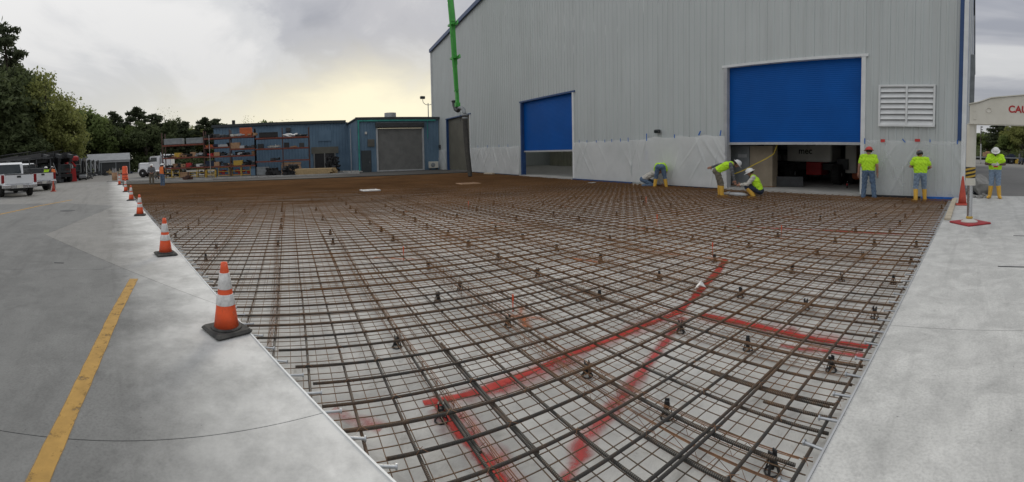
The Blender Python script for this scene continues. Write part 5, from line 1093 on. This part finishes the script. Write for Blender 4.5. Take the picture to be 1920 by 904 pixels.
def person(label, loc, rz, top, bottom, boots, hat, pose=None, sleeve='short', sleeve_m=None, skin='skin', vest=None, bootcut=.36, voxel=.012, sc=1.0, glove=None, group='workers'):
    J = {k: Vector(v) for k, v in {**BASE, **(pose or {})}.items()}
    t = thing('person', label, 'person', loc, rz, group); t.scale = (1.07*sc,1.07*sc,sc)
    names = [top, bottom, boots, skin, sleeve_m or top, vest or top, 'reflect', glove or skin, 'black']
    TOP, BOT, BOO, SK, SLV, VST, RFL, GLV, BLT = range(9); bones = []
    A = lambda p0, p1, r0, r1, m: bones.append((Vector(p0),Vector(p1),r0,r1,m))
    hr = (J['hpr']-J['hpl']).normalized(); sr = (J['shr']-J['shl']).normalized(); pe, ch, ne = J['pelvis'], J['chest'], J['neck']
    torso = VST if vest else TOP
    for s in (-1,1):
        w = pe.lerp(ch, .12); A(pe+hr*.085*s-(ch-pe)*.1, w+hr*.078*s-(ch-pe)*.08, .116, .114, BOT); A(w+(hr*.085*s), ch+sr*.105*s, .122, .130, torso); A(ch+sr*.105*s, ne+sr*.115*s-(ne-ch)*.25, .124, .088, torso)
        if vest: A(w.lerp(ch,.5)+hr*.082*s, w.lerp(ch,.62)+hr*.084*s, .1185, .119, RFL)
    A(pe.lerp(ch,.2), ch, .125, .13, torso); A(pe-(ch-pe)*.12, pe, .115, .118, BOT); A(pe.lerp(ch,.14)+hr*.075, pe.lerp(ch,.14)-hr*.075, .121, .121, torso)
    A(J['shl']*.8+J['shr']*.2, J['shr']*.8+J['shl']*.2, .083, .083, torso)
    A(ne-(ne-ch)*.1, J['head']-(J['head']-ne)*.35, .06, .052, SK)
    f = J['face'].normalized(); hd = J['head']; u = (hd-ne).normalized(); rt = f.cross(u).normalized(); u = rt.cross(f).normalized()
    A(hd-u*.01-f*.02, hd+u*.045-f*.02, .088, .088, SK); A(hd+f*.02-u*.055, hd+f*.035-u*.085, .062, .045, SK); A(hd+f*.082+u*.0, hd+f*.098-u*.028, .011, .015, SK)
    for s in (-1,1): A(hd+rt*.085*s-u*.01, hd+rt*.09*s-u*.035, .018, .014, SK)
    for s, sh, el, wr in ((-1,J['shl'],J['ell'],J['wrl']),(1,J['shr'],J['elr'],J['wrr'])):
        if sleeve == 'short':
            c = sh.lerp(el,.62); A(sh, c, .080, .074, SLV); A(c, el, .05, .044, SK); A(el, wr, .045, .032, SK)
        else: A(sh, el, .072, .055, SLV); A(el, wr, .054, .042, SLV)
        d = (wr-el).normalized(); side = d.cross(Vector((s,0,0)) if abs(d.x) < .8 else Vector((0,1,0))).normalized(); pn = wr+d*.03
        A(wr, wr+d*.075, .032, .036, GLV); A(pn+side*.02, pn+side*.022+d*.06, .024, .024, GLV); A(pn-side*.02, pn-side*.022+d*.06, .024, .024, GLV)
        inn = d.cross(side)
        for k, (o_, ln) in enumerate(((.034,.062),(.012,.075),(-.012,.070),(-.034,.052))):
            b0 = wr+d*.10+side*o_; b1 = b0+d*ln*.55; A(b0, b1, .0105, .0098, GLV); A(b1, b1+(d*.75+inn*.5*-s).normalized()*ln*.55, .0098, .009, GLV)
        b0 = wr+d*.035+side*.036; b1 = b0+(d*.55+side*.8).normalized()*.045; A(b0, b1, .014, .012, GLV); A(b1, b1+(d*.95+side*.2).normalized()*.035, .012, .0105, GLV)
    for s, hp, kn, an, to in ((-1,J['hpl'],J['knl'],J['anl'],J['tol']),(1,J['hpr'],J['knr'],J['anr'],J['tor'])):
        A(hp, kn, .105, .080, BOT); tall = boots == 'bootyellow'; c = kn.lerp(an,.22 if tall else .93)
        A(kn, c, .080, .074 if tall else .073, BOT); A(c, an, .078 if tall else .06, .062 if tall else .055, BOO); A(an-Vector((0,0,.02)), to, .052, .045, BOO)
        hl = an+(an-to).normalized()*.05; A(Vector((hl.x,hl.y,max(.045,to.z))), to, .044, .042, BOO)
    bb = B()
    for p0, p1, r0, r1, m in bones: capsule(bb, p0, p1, r0, r1)
    me = bb.mesh('body', []); o = put('body', me, None)
    md = o.modifiers.new('r', 'REMESH'); md.mode = 'VOXEL'; md.voxel_size = voxel; sm = o.modifiers.new('s', 'SMOOTH'); sm.factor = .5; sm.iterations = 2 if voxel < .015 else 1
    dg = bpy.context.evaluated_depsgraph_get(); em = bpy.data.meshes.new_from_object(o.evaluated_get(dg)); bpy.data.objects.remove(o); bpy.data.meshes.remove(me)
    n = len(em.polygons); cen = np.zeros(n*3); em.polygons.foreach_get('center', cen); cen = cen.reshape(-1,3); best = np.full(n, 1e9); idx = np.zeros(n, int)
    for p0, p1, r0, r1, m in bones:
        a = np.array(p0); d = np.array(p1)-a; L2 = max(1e-9, d@d); tt = np.clip(((cen-a)@d)/L2, 0, 1); ds = np.linalg.norm(cen-a-tt[:,None]*d, axis=1)-(r0+(r1-r0)*tt)
        k = ds < best; best[k] = ds[k]; idx[k] = m
    # cloth creases
    nv = len(em.vertices); co = np.zeros(nv*3); em.vertices.foreach_get('co', co); co = co.reshape(-1,3)
    for q in names: em.materials.append(M[q])
    em.polygons.foreach_set('material_index', idx.astype(np.int32)); em.polygons.foreach_set('use_smooth', [True]*n)
    vm = np.zeros(nv, int)
    for p_ in em.polygons:
        for v_ in p_.vertices: vm[v_] = idx[p_.index]
    cl_ = np.isin(vm, (TOP,BOT,SLV,VST)); nrm = np.zeros(nv*3); em.vertices.foreach_get('normal', nrm); nrm = nrm.reshape(-1,3)
    w = .006*np.sin(co[:,2]*38+4*np.sin(co[:,0]*19+co[:,1]*13))+.004*np.sin(co[:,2]*71+co[:,0]*47)
    co = co+nrm*(w*cl_)[:,None]; em.vertices.foreach_set('co', co.ravel()); em.update()
    em.name = 'body'; put('body', em, t)
    # headgear and hair
    Rm = Matrix((rt, f, u)).transposed(); H = lambda x, y, z: hd+Rm@Vector((x,y,z))
    q = B(); q.lathe([(.101,-.0),(.099,.03),(.085,.075),(.05,.105),(.0,.112)], n=18)
    q.v = [tuple(H(x,y*1.12-.018,z+.0)) for x, y, z in q.v]
    if hat == 'cap': q.obj('cap', 'greycloth', t)
    elif hat in ('hatwhite','hatred'):
        q.v = [tuple(hd+(Vector(v)-hd)*1.13+u*.005) for v in q.v]; hh = q.obj('hard_hat', hat, t)
        q = B(); q.lathe([(.108,.0),(.142,-.004),(.142,.004),(.108,.012)], n=20); q.v = [tuple(H(x,y*1.2-.015+(.03 if y > .05 else 0),z+.01)) for x, y, z in q.v]; q.obj('brim', hat, hh)
        q = B(); q.tube([H(0,-.11,.05),H(0,-.07,.115),H(0,0,.135),H(0,.06,.115),H(0,.10,.06)], .012, 6); q.obj('crest', hat, hh)
    q2 = B(); q2.lathe([(.086,-.055),(.094,-.02),(.094,.04),(.07,.085),(.0,.10)], n=14); q2.v = [tuple(H(x,y*.98-.034,z)) for x, y, z in q2.v]; q2.obj('hair', 'hair', t)
    if voxel < .02:
        for s in (-1,1): q = B(); q.lathe([(.001,-.006),(.011,0),(.001,.006)], n=8, axis='Y'); q.v = [tuple(H(x+s*.032,y+.074,z+.012)) for x, y, z in q.v]; q.obj('eye', 'hair', t)
    return t
PZ = PIT_Z
person('person in red hard hat, lime T-shirt and jeans standing with back turned', (-3.74,15.0,PZ), R(6), 'lime', 'denim', 'bootbrown', 'hatred',
    dict(anl=(-.15,.0,.10),tol=(-.19,.14,.045),anr=(.20,-.02,.10),tor=(.30,.10,.045),knl=(-.12,.03,.5),knr=(.15,.02,.5),face=(-.5,.8,-.15),ell=(-.27,-.04,1.13),wrl=(-.30,.02,.88),elr=(.27,-.05,1.13),wrr=(.27,.03,.89)), sc=1.10)
person('person in dark cap and yellow boots facing the sheeting, arms bent', (-1.88,14.95,PZ), R(18), 'lime', 'paledenim', 'bootyellow', 'cap',
    dict(head=(-.03,.06,1.585),face=(-.3,.9,-.4),neck=(0,.03,1.46),ell=(-.31,.02,1.17),wrl=(-.22,.22,1.16),elr=(.31,.0,1.16),wrr=(.24,.2,1.08),anl=(-.14,-.05,.10),tol=(-.22,.10,.045),anr=(.17,.10,.10),tor=(.17,.27,.045),knl=(-.13,.03,.5),knr=(.15,.12,.5)), sc=1.06)
person('person in white hard hat holding a red item, facing us beside the outrigger', (.70,15.3,0), R(178), 'lime', 'paledenim', 'bootyellow', 'hatwhite',
    dict(head=(0,.06,1.57),face=(0,.85,-.5),neck=(0,.03,1.45),ell=(-.29,.05,1.15),wrl=(-.10,.27,1.14),elr=(.29,.05,1.15),wrr=(.10,.27,1.14),anl=(-.15,.02,.10),tol=(-.19,.18,.045),anr=(.15,-.02,.10),tor=(.21,.13,.045)), skin='darkskin', glove='whitecloth', sc=1.05)
q = B(); q.box((0,0,0),(.16,.05,.10),bev=.012); tag(q.obj('handset', 'redtape', None, (.70,14.96,1.15)), 'small red device held in both hands by the person at right', 'device')
person('person in lime vest bent forward over the steel, arm stretched back', (-8.75,13.3,PZ), R(-57), 'greycloth', 'khakicloth', 'bootyellow', 'hatwhite',
    dict(pelvis=(0,-.12,.92),chest=(0,.20,1.10),neck=(0,.36,1.16),head=(0,.52,1.14),face=(0,.62,-.78),shl=(-.18,.32,1.12),shr=(.18,.30,1.14),ell=(-.30,.0,1.12),wrl=(-.36,-.28,1.03),elr=(.22,.36,.86),wrr=(.20,.42,.62),hpl=(-.095,-.12,.88),hpr=(.095,-.12,.88),knl=(-.10,-.04,.48),knr=(.10,.02,.48),anl=(-.11,-.04,.10),anr=(.11,.03,.10),tol=(-.12,.14,.045),tor=(.12,.2,.045)), 'long', 'greycloth', vest='lime', sc=1.08)
person('person in white hard hat and navy trousers squatting on the steel', (-7.52,13.6,PZ), R(119), 'lime', 'navy', 'bootyellow', 'hatwhite',
    dict(pelvis=(0,-.16,.30),chest=(0,-.02,.60),neck=(0,.06,.74),head=(0,.15,.86),face=(0,.85,-.45),shl=(-.19,.03,.70),shr=(.19,.03,.70),ell=(-.25,.20,.50),elr=(.25,.20,.50),wrl=(-.10,.40,.46),wrr=(.10,.40,.46),hpl=(-.10,-.15,.27),hpr=(.10,-.15,.27),knl=(-.17,.24,.42),knr=(.17,.24,.42),anl=(-.15,.02,.10),anr=(.15,.02,.10),tol=(-.17,.18,.045),tor=(.17,.18,.045)), 'long', 'whitecloth', sc=1.1)
person('person in jeans and yellow boots bent over by the sheeting, seen from behind', (-12.95,14.75,PZ), .69, 'lime', 'denim', 'bootyellow', None,
    dict(pelvis=(0,-.08,.95),chest=(0,.28,.98),neck=(0,.42,.92),head=(0,.55,.82),face=(0,.35,-.93),shl=(-.18,.38,.94),shr=(.18,.38,.94),ell=(-.24,.46,.68),elr=(.24,.46,.68),wrl=(-.14,.52,.44),wrr=(.14,.52,.44),hpl=(-.11,-.08,.90),hpr=(.11,-.08,.90),knl=(-.17,.0,.50),knr=(.17,.0,.50),anl=(-.23,.0,.10),anr=(.23,.0,.10),tol=(-.27,.17,.045),tor=(.27,.17,.045)), 'short', sc=1.07)
person('person in pale shirt and jeans kneeling against the sheeting', (-13.75,14.85,PZ), R(-49), 'whitecloth', 'denim', 'bootbrown', None,
    dict(pelvis=(0,-.22,.40),chest=(0,.12,.60),neck=(0,.30,.68),head=(0,.44,.72),face=(0,.8,-.6),shl=(-.18,.24,.64),shr=(.18,.24,.64),ell=(-.22,.36,.40),elr=(.22,.36,.40),wrl=(-.12,.5,.22),wrr=(.12,.5,.22),hpl=(-.11,-.22,.36),hpr=(.11,-.22,.36),knl=(-.16,.14,.28),knr=(.16,.16,.14),anl=(-.15,-.10,.10),anr=(.15,-.26,.10),tol=(-.15,.08,.045),tor=(.15,-.14,.05)), 'long', 'whitecloth', sc=1.08)
t = thing('work_boots', 'pale cloth bag on the steel beside the squatting person', 'bag', (-8.05,13.35,PZ+.10)); t.name = 'cloth_bag'
q = B(); q.lathe([(.02,0),(.14,.02),(.16,.07),(.10,.12),(.0,.13)], n=14); q.v = [(x*2.6,y*.9,z) for x, y, z in q.v]; q.obj('bag_body', 'lightgrey', t); q = B(); q.tube([(-.35,0,.08),(-.55,.05,.05),(-.8,.0,.03)], [.07,.05,.02], 8); q.obj('bag_end', 'lightgrey', t)
far = dict(voxel=.022)
person('person in grey work clothes and white hard hat at the far end of the pit', (-32.9,-10.7,PZ), R(-70), 'greycloth', 'khakicloth', 'bootbrown', 'hatwhite', dict(ell=(-.27,.1,1.15),wrl=(-.12,.25,1.05),elr=(.27,.1,1.15),wrr=(.12,.25,1.05)), 'long', sc=1.02, **far)
person('person in dark jacket with lime and orange vest near the far kerb', (-31.2,-9.3,PZ), R(60), 'vestorange', 'denim', 'bootbrown', 'hatwhite', dict(ell=(-.27,.05,1.15),wrl=(-.15,.2,1.1)), 'long', 'black', vest='vestorange', sc=1.02, **far)
p_ = pol(293,46); person('person with white hard hat crouching near the road tractor', (p_.x,p_.y,-.02), R(-40), 'khakicloth', 'greycloth', 'bootbrown', 'hatwhite',
    dict(pelvis=(0,-.16,.30),chest=(0,.05,.58),neck=(0,.14,.70),head=(0,.22,.82),shl=(-.19,.12,.66),shr=(.19,.12,.66),ell=(-.25,.25,.45),elr=(.25,.25,.45),wrl=(-.10,.40,.3),wrr=(.10,.40,.3),hpl=(-.10,-.15,.27),hpr=(.10,-.15,.27),knl=(-.17,.24,.42),knr=(.17,.24,.42),anl=(-.15,.02,.10),anr=(.15,.02,.10),tol=(-.17,.18,.045),tor=(.17,.18,.045)), 'long', **far)
p_ = pol(86,33.6); person('person in lime shirt and pale hard hat standing behind the second pickup', (p_.x,p_.y,0), R(140), 'lime', 'denim', 'bootbrown', 'hatwhite', dict(ell=(-.3,.05,1.15),wrl=(-.1,.25,1.15),elr=(.3,.05,1.15),wrr=(.1,.25,1.2)), **far)
p_ = pol(98,32.4); person('person in orange vest and grey jeans beside the second pickup', (p_.x,p_.y,0), R(150), 'black', 'greycloth', 'bootbrown', 'hatwhite', dict(head=(0,.07,1.57),face=(0,.8,-.6),ell=(-.28,.05,1.15),wrl=(-.2,.2,.95),elr=(.28,.05,1.15),wrr=(.2,.2,.95),anl=(-.18,.1,.1),tol=(-.2,.27,.045)), 'long', 'black', vest='vestorange', glove='hatwhite', **far)
p_ = pol(57,35); person('person in dark clothes and cap between the two pickups', (p_.x,p_.y,0), R(120), 'black', 'navy', 'bootbrown', 'cap', dict(elr=(.3,.05,1.15),wrr=(.15,.25,1.2)), 'long', vest='yellow', **far)
# ------------------------------------------------------------------ trees
def crown_mesh(name, blobs, n, size, mname, seed, flat=.0, elong=1.5):
    rg = np.random.default_rng(seed); bl_ = np.array([b_[:3] for b_ in blobs]); rd = np.array([b_[3:6] for b_ in blobs]); wt = (rd.prod(1))**(2/3); wt /= wt.sum()
    k = rg.choice(len(blobs), n, p=wt); d = rg.normal(size=(n,3)); d /= np.linalg.norm(d, axis=1)[:,None]; r = .45+.62*rg.random(n)**.55
    lump = 1+.22*np.sin(d[:,0]*5+k)+.18*np.sin(d[:,1]*7+2*k+d[:,2]*4)
    c = bl_[k]+d*rd[k]*(r*lump)[:,None]; a = rg.normal(size=(n,3)); a /= np.linalg.norm(a, axis=1)[:,None]; b2 = rg.normal(size=(n,3)); b2 -= a*(a*b2).sum(1)[:,None]; b2 /= np.linalg.norm(b2, axis=1)[:,None]
    s = size*(.55+.9*rg.random(n)); a *= (s*elong*.5)[:,None]; b2 *= (s*.5)[:,None]
    vs = np.stack([c-a, c+b2*.8-a*.1, c+a, c-b2*.8+a*.1], 1).reshape(-1,3); me = bpy.data.meshes.new(name)
    me.from_pydata(vs.tolist(), [], np.arange(4*n).reshape(-1,4).tolist()); me.materials.append(M[mname]); me.update(); return me
def limb(bb, p, d, ln, r, depth, rg, ends):
    p1 = p+d*ln*.5+Vector((rg.gauss(0,.05),rg.gauss(0,.05),0))*ln; p2 = p1+(d+Vector((rg.gauss(0,.16),rg.gauss(0,.16),rg.uniform(0,.12)))).normalized()*ln*.5
    bb.tube([p,p1,p2], [r,r*.8,r*.55], 6); ends.append(p2)
    if depth > 0:
        for _ in range(3): limb(bb, p1.lerp(p2, rg.uniform(.2,1)), (d*.6+Vector((rg.uniform(-1,1),rg.uniform(-1,1),rg.uniform(.1,.7)))*.75).normalized(), ln*.6, r*.45, depth-1, rg, ends)
def broad(seed, H, mname, n, leaf, spread=.36, low=.12, twigs=False):
    rg = random.Random(seed); bb = B(); ends = []; p = Vector((0,0,0)); hs = H*.28
    bb.tube([(0,0,-.1),(rg.gauss(0,.05),rg.gauss(0,.05),hs*.5),(rg.gauss(0,.15),0,hs),(rg.gauss(0,.25),0,H*.6),(0,0,H*.88)], [.024*H,.02*H,.018*H,.010*H,.003*H], 8)
    for k in range(9): a = k*2.4+rg.random(); limb(bb, Vector((0,0,hs+H*.05*k)), Vector((math.cos(a),math.sin(a),rg.uniform(.4,.9))).normalized(), H*(.26-.012*k), .011*H, 2 if twigs else 1, rg, ends)
    blobs = []
    for e in ends:
        if rg.random() < .75: s = H*rg.uniform(.055,.115); blobs.append((e.x,e.y,max(e.z,H*low),s*1.15,s*1.15,s*.85))
    for k in range(16):
        z = H*(low+.86*((k+.5)/16)); w_ = H*spread*math.sin(math.pi*min(1,max(.05,(z/H-low*.5)))**.8)*rg.uniform(.45,1); a = rg.uniform(0,6.28); s = H*rg.uniform(.07,.14); blobs.append((w_*math.cos(a),w_*math.sin(a),min(z,H*.93),s,s,s*.8))
    tm = bb.mesh('trunk', [M['bark']]); cm_ = crown_mesh('crown', blobs, n, leaf, mname, seed); return tm, cm_
def pine(seed, H, n, leaf, bare=.45, wide=.2):
    rg = random.Random(seed); bb = B(); bb.tube([(0,0,-.1),(.02*H*rg.gauss(0,.4),0,H*.4),(.02*H*rg.gauss(0,.5),0,H*.75),(0,0,H*.98)], [.017*H,.014*H,.009*H,.002*H], 8); blobs = []
    k = 0; z = H*bare
    while z < H*.97:
        f = (z/H-bare)/(1-bare); ln = H*wide*(1-.72*f)*rg.uniform(.55,1.15); a = k*2.4+rg.uniform(-.5,.5); e = Vector((ln*math.cos(a),ln*math.sin(a),z+ln*rg.uniform(-.05,.3)))
        bb.tube([(0,0,z),(e.x*.5,e.y*.5,z+(e.z-z)*.35),e], [.0045*H,.003*H,.001*H], 5)
        for q in (.55,.8,1.0): s = H*rg.uniform(.022,.04)*(1.2-.3*f); blobs.append((e.x*q+rg.gauss(0,.01)*H,e.y*q+rg.gauss(0,.01)*H,z+(e.z-z)*q,s*1.3,s*1.3,s*.6))
        z += H*.017; k += 1
    blobs.append((0,0,H*.97,H*.03,H*.03,H*.035)); tm = bb.mesh('trunk', [M['bark']]); return tm, crown_mesh('crown', blobs, n, leaf, 'leaf_pine', seed, 0, 2.2)
KIND = {'pine': pine(1,26,5200,.38,.50,.20), 'pineb': pine(2,12,3600,.34,.35,.24), 'pinec': pine(3,12,3600,.34,.5,.27),
    'dark': broad(4,18,'leaf_dark',8500,.5,.34,.06), 'darkb': broad(5,12,'leaf_dark',6500,.42,.4,.05), 'mid': broad(6,12,'leaf_mid',6500,.36,.36,.08), 'midb': broad(7,12,'leaf_mid',6500,.38,.44,.05),
    'light': broad(8,19,'leaf_light',6500,.38,.32,.15), 'lightb': broad(9,14,'leaf_light',6500,.34,.30,.06), 'sparse': broad(10,12,'leaf_light',500,.22,.36,.3,True)}
KH = dict(pine=26,pineb=12,pinec=12,dark=18,darkb=12,mid=12,midb=12,light=19,lightb=14,sparse=12)
rg = random.Random(9)
def tree(px, r, kind, H, label, group, wide=1.0):
    if 135 < px < 600: r *= 1.28; H *= 1.28
    p_ = pol(px, r); k = H/KH[kind]; t = thing({'pine':'pine_tree','pineb':'pine_tree','pinec':'pine_tree'}.get(kind,'tree'), label, 'tree', (p_.x,p_.y,-.05), rg.uniform(0,6.28), group); t.scale = (k*wide,k*wide,k)
    put('trunk', KIND[kind][0], t); put('crown', KIND[kind][1], t)
WG = 'trees of the wood on the left'
for px, r, kd, H, lb, w_ in [
    (18,75,'pine',27.2,'tallest dark pine with open layered crown at the left edge',1.0),(-6,66,'dark',17.5,'dark dense tree at the very left edge',1.15),(20,70,'dark',18.5,'dark dense tree below the tallest pine',1.1),(44,72,'dark',17.6,'dark broad tree right of the tallest pine',1.05),(68,70,'dark',13.5,'dark tree in front of the pale spring tree',1.0),
    (62,84,'light',20.5,'spring green tree top showing behind the dark trees',.95),(93,67,'light',16.6,'tall spring green tree with an airy crown',.95),(119,66,'lightb',12.6,'yellow green tree at the right end of the tall clump',1.0),(129,66,'lightb',9.8,'lower yellow green tree reaching to the ground',1.0),(100,70,'darkb',9,'dark shrubby tree under the tall spring tree',1.2),(38,62,'darkb',8.5,'dark shrubby tree above the cranes at far left',1.3),
    (148,92,'pinec',13.6,'thin dark pine in the gap right of the tall clump',.9),(164,84,'mid',12.6,'bright green tree left of the shed',1.0),(183,84,'mid',12.2,'second bright green tree above the shed roof',1.05),(204,86,'darkb',11,'brownish dark tree behind the shed',1.0),(220,90,'pineb',12.4,'round topped dark pine behind the shed',1.1),(238,86,'midb',10,'green tree right of the shed roof',.9),
    (258,88,'pinec',12.9,'dark tall pine left of the road tractor',1.2),(276,82,'darkb',9.8,'dark tree above the road tractor bonnet',1.0),(294,90,'pineb',11.6,'dark pine above the road tractor cab',1.15),(312,98,'sparse',13.6,'thin sparse spring tree with few leaves',.8),(331,86,'darkb',10.6,'dark tree left of the grey rack bins',.85),(347,84,'pineb',9.2,'dark pine directly behind the grey rack bins',1.1),(366,92,'lightb',9.2,'pale green tree behind the rack',1.2),
    (385,86,'pinec',10.1,'open dark pine just left of the blue workshop',1.2),(406,88,'pinec',10.0,'slim dark pine against the blue workshop end',.9),(420,86,'midb',7.5,'low green tree at the workshop corner',1.0),(468,95,'sparse',10.8,'bare spring tree showing over the workshop roof',.8),(508,100,'midb',11.0,'green treetop over the middle of the workshop roof',1.0),(541,104,'sparse',10.6,'sparse treetop over the workshop roof, rightmost',.9)]: tree(px, r, kd, H, lb, WG, w_)
for k, px in enumerate(range(-10, 440, 21)): tree(px, 96+6*(k % 3), ('darkb','midb','mid')[k % 3], (12.5 if px < 130 else 9.2)+.8*(k % 2), 'dark tree in the back row of the left wood, %s from the left' % ORD[k], 'back row of the left wood', 1.25)
for px, r, kd, H, lb, w_ in [(1836,170,'midb',10.8,'low hazy green tree by the warehouse far corner',1.3),(1851,175,'darkb',11.6,'dim green tree left of the twin pine',1.2),(1866,165,'pineb',14.6,'dark twin topped pine above the person at right',1.3),(1877,168,'pinec',14.0,'second dark pine right of the twin topped one',1.2),(1890,160,'midb',10,'green tree under the right hand pines',1.3),(1900,160,'lightb',14.0,'pale spring tree, left of the two at the right edge',1.1),(1917,158,'lightb',14.8,'pale spring tree at the right edge of the picture',1.1),(1936,160,'lightb',14,'pale spring tree just beyond the right edge',1.1),(1955,160,'midb',12,'green tree past the right edge',1.1)]: tree(px, r, kd, H, lb, 'trees beyond the yard on the right', w_)
for k, px in enumerate(range(1828, 1990, 16)): tree(px, 190+5*(k % 2), ('darkb','midb')[k % 2], 9+.6*(k % 3), 'dim tree in the back row of the right wood, %s from the left' % ORD[k], 'back row of the right wood', 1.6)
# undergrowth along both wood edges
blobs = []
for k in range(70): p_ = pol(-20+6.6*k, (74 if k < 24 else 102)+rg.uniform(0,14)); s = rg.uniform(1.2,2.4); blobs.append((p_.x,p_.y,s*.6,s*1.3,s*1.3,s))
for k in range(26): p_ = pol(1828+6.5*k, 150+rg.uniform(0,10)); s = rg.uniform(1.2,2.2); blobs.append((p_.x,p_.y,s*.6,s*2,s*2,s))
o = put('undergrowth', crown_mesh('undergrowth', blobs, 26000, .45, 'leaf_dark', 77)); o['kind'] = 'stuff'; tag(o, 'dark undergrowth along the foot of the woods', 'undergrowth')
